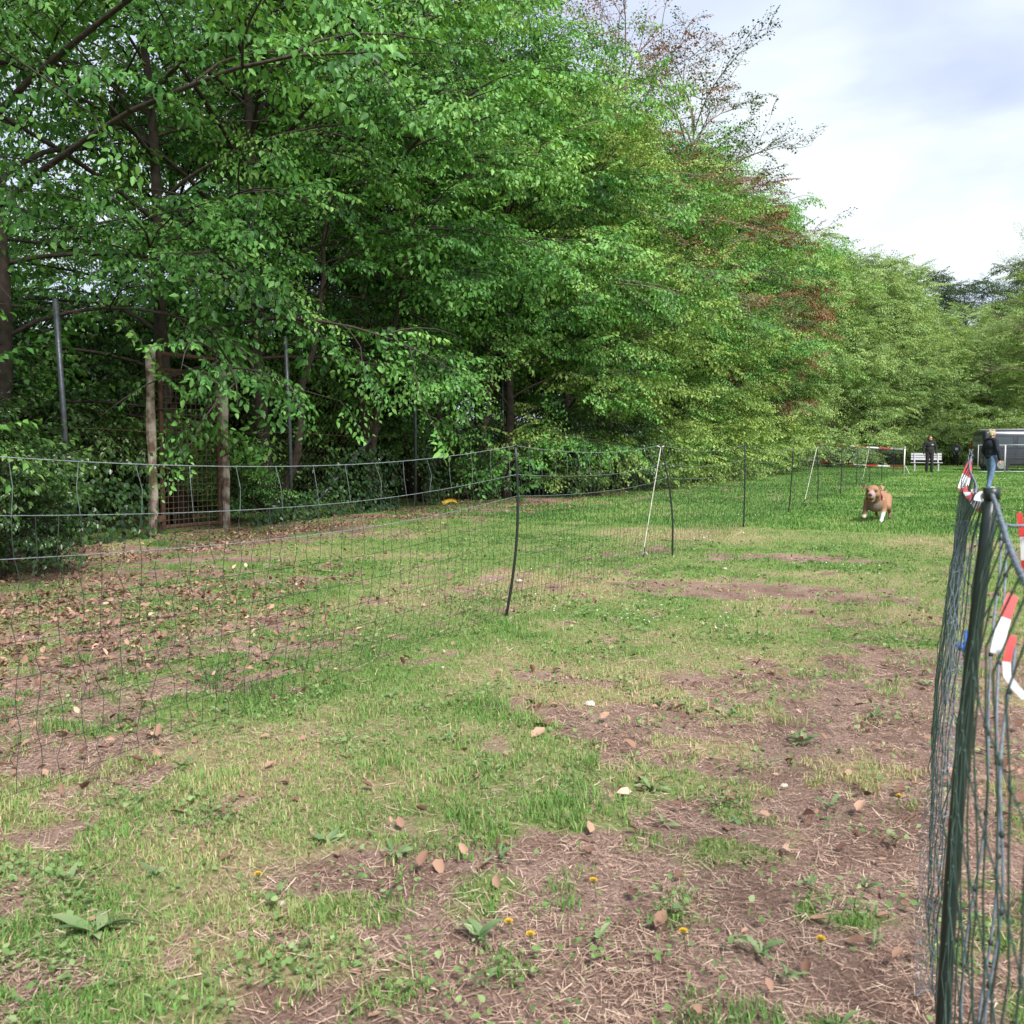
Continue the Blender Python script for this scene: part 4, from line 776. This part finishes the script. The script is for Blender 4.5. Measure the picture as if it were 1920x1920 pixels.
# fore legs: one reaching down, the other folded and lifted; hind legs gathered under
D.cap((.19, .100, .30), (.195, .135, .185), .072, .048); D.cap((.195, .135, .185), (.290, .128, .090), .044, .032); D.cap((.290, .128, .090), (.325, .122, .040), .032, .029); D.cap((.325, .122, .034), (.375, .122, .024), .036, .028)
D.cap((.19, -.100, .30), (.215, -.138, .190), .072, .048); D.cap((.215, -.138, .190), (.325, -.132, .125), .044, .034); D.cap((.325, -.132, .125), (.375, -.128, .098), .034, .032); D.cap((.375, -.128, .095), (.410, -.128, .085), .038, .032)
D.cap((-.28, .085, .31), (-.16, .125, .205), .090, .060); D.cap((-.16, .125, .205), (-.33, .135, .130), .050, .031); D.cap((-.33, .135, .130), (-.30, .138, .055), .029, .026); D.cap((-.30, .138, .052), (-.24, .138, .045), .031, .026)
D.cap((-.28, -.085, .31), (-.29, -.11, .190), .088, .057); D.cap((-.29, -.11, .19), (-.45, -.11, .140), .048, .031); D.cap((-.45, -.11, .140), (-.54, -.11, .075), .029, .026); D.cap((-.54, -.11, .075), (-.58, -.11, .050), .030, .026)
D.cap((-.38, 0, .36), (-.52, .02, .40), .030, .020); D.cap((-.52, .02, .40), (-.66, .05, .385), .020, .010)
bd = D.remesh('body', M['fur'], dog, .010, 2)
V = np.zeros(len(bd.data.vertices) * 3); bd.data.vertices.foreach_get('co', V); V = V.reshape(-1, 3); x, y, z = V.T
col = np.tile(np.array([.32, .172, .088]), (len(V), 1))
def paint(mask, c, a=1.0): mk = (np.clip(mask, 0, 1) * a)[:, None]; col[:] = col * (1 - mk) + np.array(c) * mk
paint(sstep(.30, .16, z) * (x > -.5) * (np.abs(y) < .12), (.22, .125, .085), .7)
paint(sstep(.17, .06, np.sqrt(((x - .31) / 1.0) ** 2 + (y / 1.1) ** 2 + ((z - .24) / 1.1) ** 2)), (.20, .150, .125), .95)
paint(sstep(.175, .13, z) * (x > .1) * (y > .03), (.56, .55, .54)); paint(sstep(.135, .105, z) * (x > .1) * (y < 0), (.50, .46, .38))
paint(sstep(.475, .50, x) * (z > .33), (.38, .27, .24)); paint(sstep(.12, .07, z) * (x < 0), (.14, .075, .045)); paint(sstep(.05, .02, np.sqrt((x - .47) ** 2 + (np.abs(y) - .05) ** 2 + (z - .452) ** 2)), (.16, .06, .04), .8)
at = bd.data.attributes.new('col', 'FLOAT_COLOR', 'POINT'); at.data.foreach_set('color', np.c_[col, np.ones(len(V))].astype(np.float32).ravel())
MB().ell((.590, 0, .408), (.018, .030, .022), u=10, v=7).build('nose', M['dognose'], dog, True)
MB().ell((.520, 0, .352), (.056, .042, .026), u=12, v=7).build('mouth', M['mouth'], dog, True)
for s in (-1, 1):
    MB().ell((.482, s * .050, .453), (.014, .016, .013), u=8, v=6).build('eye', M['eye'], dog, True)
    e_ = MB(); e_.add([(.40, s * .075, .525), (.32, s * .092, .505), (.37, s * .165, .520), (.43, s * .150, .455), (.37, s * .128, .505), (.405, s * .11, .538)], [(0, 5, 3), (5, 2, 3), (0, 1, 5), (1, 2, 5), (1, 4, 2), (2, 4, 3), (4, 0, 3), (0, 4, 1)])
    em = e_.build('ear', M['fur'], dog); a_ = em.data.attributes.new('col', 'FLOAT_COLOR', 'POINT'); a_.data.foreach_set('color', np.tile(np.array([.36, .185, .105, 1.] if s > 0 else [.22, .11, .07, 1.], np.float32), len(em.data.vertices)))
an = np.linspace(0, 2 * math.pi, 19); MB().tube([(.275 + .04 * math.sin(a), .118 * math.cos(a), .355 + .108 * math.sin(a)) for a in an], .011, 6).build('collar', M['collar'], dog, True)
MB().ell((.440, -.128, .072), (.022, .025, .012), u=8, v=6).build('paw_pad', M['dognose'], dog, True)

# ------------------------------------------------------------------ ground cover (uncountable: stuff)
def scatter(n, x0, x1, y0, y1, dens, r, pw=1.0):
    """rejection-sampled points; nearer ground gets more of them"""
    X = r.uniform(x0, x1, n); u = r.random(n); Y = y0 * (y1 / y0) ** u if pw == 1 else y0 + (y1 - y0) * u
    k = r.random(n) < dens(X, Y); return X[k], Y[k]
def wedge(x, y): return (x > -1.5 * y - 1.5) & (x < 0.07 * y + 1.0)
def blades(X, Y, L, W, lean, tint, r, name, m, label, cat, ysimple):
    """bent two-piece blades near by, single triangles beyond ysimple"""
    n = len(X); a = r.uniform(0, 6.283, n); d = np.stack([np.cos(a), np.sin(a), np.zeros(n)], 1); sd = np.stack([-np.sin(a), np.cos(a), np.zeros(n)], 1)
    b = np.stack([X, Y, gz(X, Y) - .004], 1); l1 = lean * .45; up = np.array([0, 0, 1.])
    mid = b + d * (L * .5 * np.sin(l1))[:, None] + up * (L * .55 * np.cos(l1))[:, None]
    tip = mid + d * (L * .5 * np.sin(lean))[:, None] + up * (L * .5 * np.cos(lean))[:, None]
    w1 = sd * W[:, None] * .5; w2 = w1 * .75; k = Y < ysimple; n1 = int(k.sum()); n2 = n - n1
    V1 = np.stack([b - w1, b + w1, mid + w2, mid - w2, tip], 1)[k].reshape(-1, 3); i = np.arange(n1)[:, None] * 5
    F1 = np.concatenate([i + np.array([0, 1, 2]), i + np.array([0, 2, 3]), i + np.array([3, 2, 4])])
    V2 = np.stack([b - w1 * 1.3, b + w1 * 1.3, tip], 1)[~k].reshape(-1, 3); F2 = np.arange(n2 * 3).reshape(-1, 3) + 5 * n1
    o = link(name, mesh_np(name, np.concatenate([V1, V2]), np.concatenate([F1, F2]), {'tint': np.r_[np.repeat(tint[k], 5), np.repeat(tint[~k], 3)]}), m); return tag(o, label, cat, kind='stuff')
r = np.random.default_rng(77)
def gdens(x, y):
    s = soil(x, y); tuft = sstep(.40, .68, fbm(x * 7, y * 7, 2)); g = 1 - sstep(.30, .52, s)
    return wedge(x, y) * (x > -9.3) * (g * (.40 + .60 * tuft) + .85 * sstep(.58, .74, fbm(x * 6.2 + 14, y * 6.2 + 9, 2)) * (.35 + .65 * (s < .75)))
X, Y = scatter(1120000, -9.5, 2.6, 1.0, 16, lambda x, y: gdens(x, y) * np.where(y > 8, .8, 1.0), r)
n = len(X); hgt = .017 + .032 * fbm(X * 1.6 + 9, Y * 1.6, 2) * r.random(n) + .045 * sstep(.60, .8, fbm(X * 4.1, Y * 4.1 + 3, 2)) * r.random(n); dr = dryness(X, Y); far = 1 + .09 * np.maximum(0, Y - 3)
tint = np.clip(.31 + 2.0 * (dr - .5) + r.normal(0, .17, n) + .40 * (r.random(n) < .16), 0, 1)
blades(X, Y, hgt * (0.7 + .6 * r.random(n)), (.0026 + .0018 * r.random(n)) * far, r.uniform(.3, 1.45, n), tint, r, 'grass', M['grass'], 'short patchy green grass covering the meadow', 'grass', 4.2)
NG = n
X, Y = scatter(190000, -9.4, 3.5, 14, 62, lambda x, y: wedge(x, y) * (1 - sstep(.34, .56, soil(x, y))) * .8, r); n = len(X)
blades(X, Y, r.uniform(.03, .07, n), .008 + .0006 * Y, r.uniform(.2, 1.2, n), np.clip(.30 + 1.2 * (dryness(X, Y) - .5) + r.normal(0, .13, n), 0, 1), r, 'lawn_grass', M['grass'], 'lush green grass of the far lane', 'grass', 0); NG += n
# dead grass and thatch lying flat
X, Y = scatter(520000, -9.5, 2.4, 1.0, 7, lambda x, y: wedge(x, y) * (.22 + .78 * sstep(.25, .50, soil(x, y))) * (.3 + .7 * sstep(.38, .62, fbm(x * 5, y * 5 + 33, 2))), r); n = len(X)
L = .010 + .052 * r.random(n) ** 2; Wd = r.uniform(.0012, .0027, n) * (1 + .08 * np.maximum(0, Y - 3)); a = r.uniform(0, 6.283, n); el_ = r.normal(.05, .16, n)
d = np.stack([np.cos(a) * np.cos(el_), np.sin(a) * np.cos(el_), np.sin(el_)], 1) * L[:, None] / 2; sd = np.stack([-np.sin(a), np.cos(a), r.normal(0, .3, n)], 1) * Wd[:, None] / 2
c = np.stack([X, Y, gz(X, Y) - .02 * sstep(.45, .75, soil(X, Y)) + r.uniform(.002, .012, n) + np.abs(d[:, 2])], 1)
V = np.stack([c - d - sd, c - d + sd, c + d + sd * .6, c + d - sd * .6], 1).reshape(-1, 3); i = np.arange(n)[:, None] * 4
tag(link('dead_grass', mesh_np('dead_grass', V, np.concatenate([i + np.array([0, 1, 2]), i + np.array([0, 2, 3])]), {'tint': np.repeat(np.clip(r.normal(.50, .25, n), 0, 1), 4)}), M['straw']), 'matted dead grass stems lying on the worn soil', 'dead grass', kind='stuff')
# clover and other small round leaves
def leafstuff(X, Y, L, zlo, zhi, name, m, label, cat, tint, flat=.35, wr=.42, fold=.15, fine=False):
    n = len(X); a = r.uniform(0, 6.283, n); e = r.normal(.1, flat, n); D_ = np.stack([np.cos(a) * np.cos(e), np.sin(a) * np.cos(e), np.sin(e)], 1)
    N_ = np.stack([r.normal(0, flat, n), r.normal(0, flat, n), np.ones(n)], 1); P_ = np.stack([X, Y, gz(X, Y) + r.uniform(zlo, zhi, n)], 1)
    V = leaf_quads(P_, D_, N_, L, L * wr, .05, fold, fine); k = V.shape[1]; i = np.arange(n)[:, None] * k
    return tag(link(name, mesh_np(name, V.reshape(-1, 3), np.concatenate([i + np.array([0, j, j + 1]) for j in range(1, k - 1)]), {'tint': np.repeat(tint, k)}), m), label, cat, kind='stuff')
X, Y = scatter(210000, -9.3, 2.2, 1.0, 12, lambda x, y: wedge(x, y) * (.05 + sstep(.50, .75, fbm(x * 4.2 + 60, y * 4.2, 3))) * .9 * (1 - .6 * sstep(.45, .65, soil(x, y))), r); n = len(X)
leafstuff(X, Y, (.008 + .017 * r.random(n) ** 2) * (1 + .3 * sstep(3, 5, Y) + .05 * np.maximum(0, Y - 4)), .008, .035, 'clover', M['clover'], 'patches of small clover leaves among the grass', 'clover', np.clip(r.normal(.5, .25, n), 0, 1), .45, .40, .2, True)
# brown leaf litter under the trees
def ldens(x, y):
    strip = np.exp(-((x + 8.9) / 1.0) ** 2) * (y > 4) + .65 * np.exp(-((x + 6.2) / 1.9) ** 2 - ((y - 4.6) / 2.6) ** 2) + .5 * np.exp(-((x + 7.6) / .9) ** 2) * (y > 16)
    return wedge(x, y) * np.clip(strip, 0, 1) * sstep(.34, .6, fbm(x * 1.5 + 8, y * 1.5 + 40, 3)) + .03 * wedge(x, y) * sstep(.25, .5, soil(x, y))
X, Y = scatter(165000, -10.2, 1.5, 2.2, 40, ldens, r); n = len(X)
leafstuff(X, Y, (.020 + .042 * r.random(n) ** 1.5), .002, .02, 'leaf_litter', M['litter'], 'brown leaf litter along the foot of the hedge', 'leaf litter', np.clip(r.normal(.42, .24, n), 0, 1), .5, .30, .45, True)
# daisies on the far lawn
X, Y = scatter(3500, -3.8, 2, 6, 40, lambda x, y: wedge(x, y) * sstep(.55, .7, fbm(x * .8 + 5, y * .8 + 20, 2)) * (soil(x, y) < .3), r); n = len(X)
leafstuff(X, Y, .009 + .0007 * Y, .03, .05, 'daisies', M['petal_w'], 'tiny white daisies dotted over the far lawn', 'daisies', np.ones(n), .2, .5, 0)

# ------------------------------------------------------------------ single fallen leaves, weeds and dandelions
def dry_leaf_mesh(seed):
    q = np.random.default_rng(seed); n = 7; s = np.linspace(0, 1, n); wd = .33 * np.sin(np.pi * np.clip(s * .93 + .03, 0, 1)) ** .8 * (1 + .14 * np.sin(s * 19 + seed)); curl = q.uniform(.25, .6); zc = .12 * np.sin(s * 3 + seed) + q.uniform(-.1, .2) * s ** 2
    V = [];
    for i in range(n): V += [(s[i], -wd[i], zc[i] + curl * wd[i]), (s[i], 0, zc[i]), (s[i], wd[i] * .95, zc[i] + curl * 1.2 * wd[i])]
    V = np.array(V); V[:, 0] -= .5; F = [f for i in range(n - 1) for f in ((3 * i, 3 * i + 3, 3 * i + 4, 3 * i + 1), (3 * i + 1, 3 * i + 4, 3 * i + 5, 3 * i + 2))]
    V[:, 2] -= V[:, 2].min() - .02
    return mesh_np('fallen_leaf', V, np.array(F), {'tint': np.full(len(V), q.uniform(.25, .70))}, True)
DL = [dry_leaf_mesh(k) for k in range(6)]
for q in DL: q.materials.append(M['litter'])
def put_leaf(x, y, L, k, label, group=None):
    o = link('fallen_leaf', DL[k], None, None, (x, y, gzs(x, y) + .006), random.uniform(0, 6.28), L); o.rotation_euler.x = random.uniform(-.25, .25); o.rotation_euler.y = random.uniform(-.3, .3)
    return tag(o, label, 'leaf', group)
put_leaf(-1.62, 3.66, .10, 1, 'large curled pale leaf beside the dark hollow in the grass'); put_leaf(-1.58, 3.52, .08, 2, 'pale curled leaf touching the large leaf by the dark hollow')
pts = [(-2.42, 2.95), (-1.93, 2.05), (-2.62, 3.02), (-1.55, 1.83), (-1.23, 1.72), (-1.10, 1.60), (-.92, 2.42), (-.62, 2.66), (-.36, 2.08), (-.30, 2.42), (-.18, 2.9), (-1.02, 2.62), (-1.98, 1.62), (-2.05, 2.52), (-.48, 1.92), (-.75, 1.74), (-.22, 1.95), (-.35, 3.6)]
for i in range(30): pts.append((random.uniform(-5.2, -.1), random.uniform(1.8, 6.5)))
for i, (x, y) in enumerate(pts):
    if x < -.95 * y - .5: continue
    put_leaf(x, y, random.uniform(.024, .044), (i * 5 + 1) % 6, 'single dry brown leaf lying on the worn grass', 'dry leaves scattered on the meadow')
def weed_leaf_mesh(kind):
    n = 9; s = np.linspace(0, 1, n)
    wd = (.13 * np.sin(np.pi * s ** .75) ** .9 + .012) if kind == 0 else (.05 + .09 * s) * np.sin(np.pi * np.clip(s, .03, .97)) ** .6 * (1 + .5 * np.sin(s * 26)) + .008
    z = .34 * np.sin(s * 2.1) * (1 - .35 * s); V = []
    for i in range(n): V += [(s[i], -wd[i], z[i] + .35 * wd[i]), (s[i], 0, z[i]), (s[i], wd[i], z[i] + .35 * wd[i])]
    F = [f for i in range(n - 1) for f in ((3 * i, 3 * i + 3, 3 * i + 4, 3 * i + 1), (3 * i + 1, 3 * i + 4, 3 * i + 5, 3 * i + 2))]
    me = mesh_np('leaf', np.array(V), np.array(F), {'tint': np.repeat(.35 + .3 * s, 3)}, True); me.materials.append(M['weed']); return me
WL = [weed_leaf_mesh(0), weed_leaf_mesh(1)]
def rosette(x, y, L, nleaf, kind, label, name, group=None):
    t = empty(name, (x, y, gzs(x, y) - .004), random.uniform(0, 6.28), label=label, cat='weed', group=group)
    for i in range(nleaf):
        q = L * random.uniform(.45, 1.2); o = link('leaf', WL[kind], None, t, (random.uniform(-.15, .15) * L, random.uniform(-.15, .15) * L, .004), i * 2.4 + random.uniform(-.7, .7), (q, q * random.uniform(.7, 1.3), q * random.uniform(.4, 1.1))); o.rotation_euler.y = random.uniform(-.55, .15); o.rotation_euler.x = random.uniform(-.5, .5)
    return t
rosette(-1.93, 1.58, .105, 11, 0, 'large pale green plantain rosette in the grass by itself', 'plantain_weed')
rosette(-1.00, 1.50, .13, 9, 0, 'upright long leaved plantain tuft with bright green blades', 'plantain_weed')
GR = 'broad leaved weeds growing in the worn grass'
WP = [(-1.22, 2.42, 1), (-1.05, 1.95, 0), (-.92, 1.82, 1), (-.78, 2.12, 1), (-.42, 2.24, 1), (-.30, 2.12, 1), (-.20, 2.02, 1), (-.38, 2.62, 0), (-.16, 2.42, 1), (-.62, 3.05, 0), (-.40, 3.25, 1), (-.18, 3.05, 0), (-.55, 1.72, 1), (-.30, 1.72, 1), (-.18, 2.72, 0), (-1.5, 2.3, 1), (-1.42, 1.72, 0),
      (-1.75, 2.25, 0), (-2.25, 1.75, 0), (-2.0, 1.9, 1), (-.8, 2.85, 0), (-1.0, 3.15, 1), (-.6, 3.9, 0), (-.35, 4.4, 1), (-1.3, 4.2, 0), (-.9, 4.6, 1), (-1.9, 3.4, 0), (-2.5, 3.8, 1), (-2.7, 2.6, 0), (-3.1, 3.3, 1), (-3.6, 3.9, 0), (-.15, 5.2, 0), (-4.3, 4.9, 1), (-2.1, 5.4, 0), (-5.6, 6.0, 1), (-4.8, 5.7, 0)]
for i, (x, y, k) in enumerate(WP):
    rosette(x + random.uniform(-.04, .04), y + random.uniform(-.04, .04), random.uniform(.038, .068), random.randint(5, 10), k, 'dandelion rosette with toothed green leaves in the worn grass' if k else 'small rosette of smooth oval green leaves in the worn grass', 'dandelion_weed' if k else 'plantain_weed', GR + (' (toothed)' if k else ' (smooth)'))
def dandelion(x, y, h, label, group='yellow dandelion flowers in the worn grass'):
    t = empty('dandelion_flower', (x, y, gzs(x, y) - .01), random.uniform(0, 6.28), label=label, cat='flower', group=group)
    MB().tube([(0, 0, 0), (.004, .003, h * .6), (.008, .004, h)], .0016, 5).build('stem', M['stem'], t)
    f = MB()
    for ring, (k, R, zz) in enumerate(((12, .0125, .001), (9, .009, .004), (6, .005, .006))):
        for i in range(k):
            a = 2 * math.pi * (i + ring * .4) / k; ca, sa = math.cos(a), math.sin(a); w_ = .0032
            f.add([(.002 * ca, .002 * sa, zz), (R * .6 * ca - w_ * sa, R * .6 * sa + w_ * ca, zz + .004), (R * ca, R * sa, zz + .004 - ring * .0005), (R * .6 * ca + w_ * sa, R * .6 * sa - w_ * ca, zz + .004)], [(0, 3, 2, 1)])
    f.build('flower_head', M['petal'], t, loc=(.008, .004, h)); MB().ell((.008, .004, h), (.006, .006, .005), u=8, v=5).build('sepals', M['stem'], t)
dandelion(-.87, 2.33, .05, 'yellow dandelion standing among grey-green weed leaves'); dandelion(-.27, 2.26, .05, 'bright orange-yellow dandelion on the bare brown soil', )
dandelion(-.58, 2.18, .045, 'yellow dandelion at the edge of a grass tuft'); dandelion(-.93, 2.02, .04, 'pair of small dandelions in thin dry grass'); dandelion(-.99, 2.05, .04, 'pair of small dandelions in thin dry grass')
dandelion(-.17, 3.35, .05, 'small dandelion in the green tuft by the net fence'); dandelion(-1.74, 1.98, .04, 'small dandelion in dense grass')
def stone(x, y, L, label, group):
    m = MB(); q = np.random.default_rng(int(abs(x * 1000))); m.ell((0, 0, L * .15), (L * .5, L * .33, L * .26), u=9, v=6); m.v[0] += q.normal(0, L * .03, m.v[0].shape)
    tag(m.build('stone', M['stone'], loc=(x, y, gzs(x, y)), rz=q.random() * 6), label, 'stone', group)
for x, y, L in ((-1.55, 4.05, .055), (-2.55, 4.4, .03), (-2.9, 3.75, .035), (-1.6, 1.9, .03), (-.55, 3.4, .03), (-2.1, 9.2, .05), (-3.6, 7.6, .06)):
    stone(x, y, L, 'small pale stone lying in the short grass', 'pale stones in the grass')
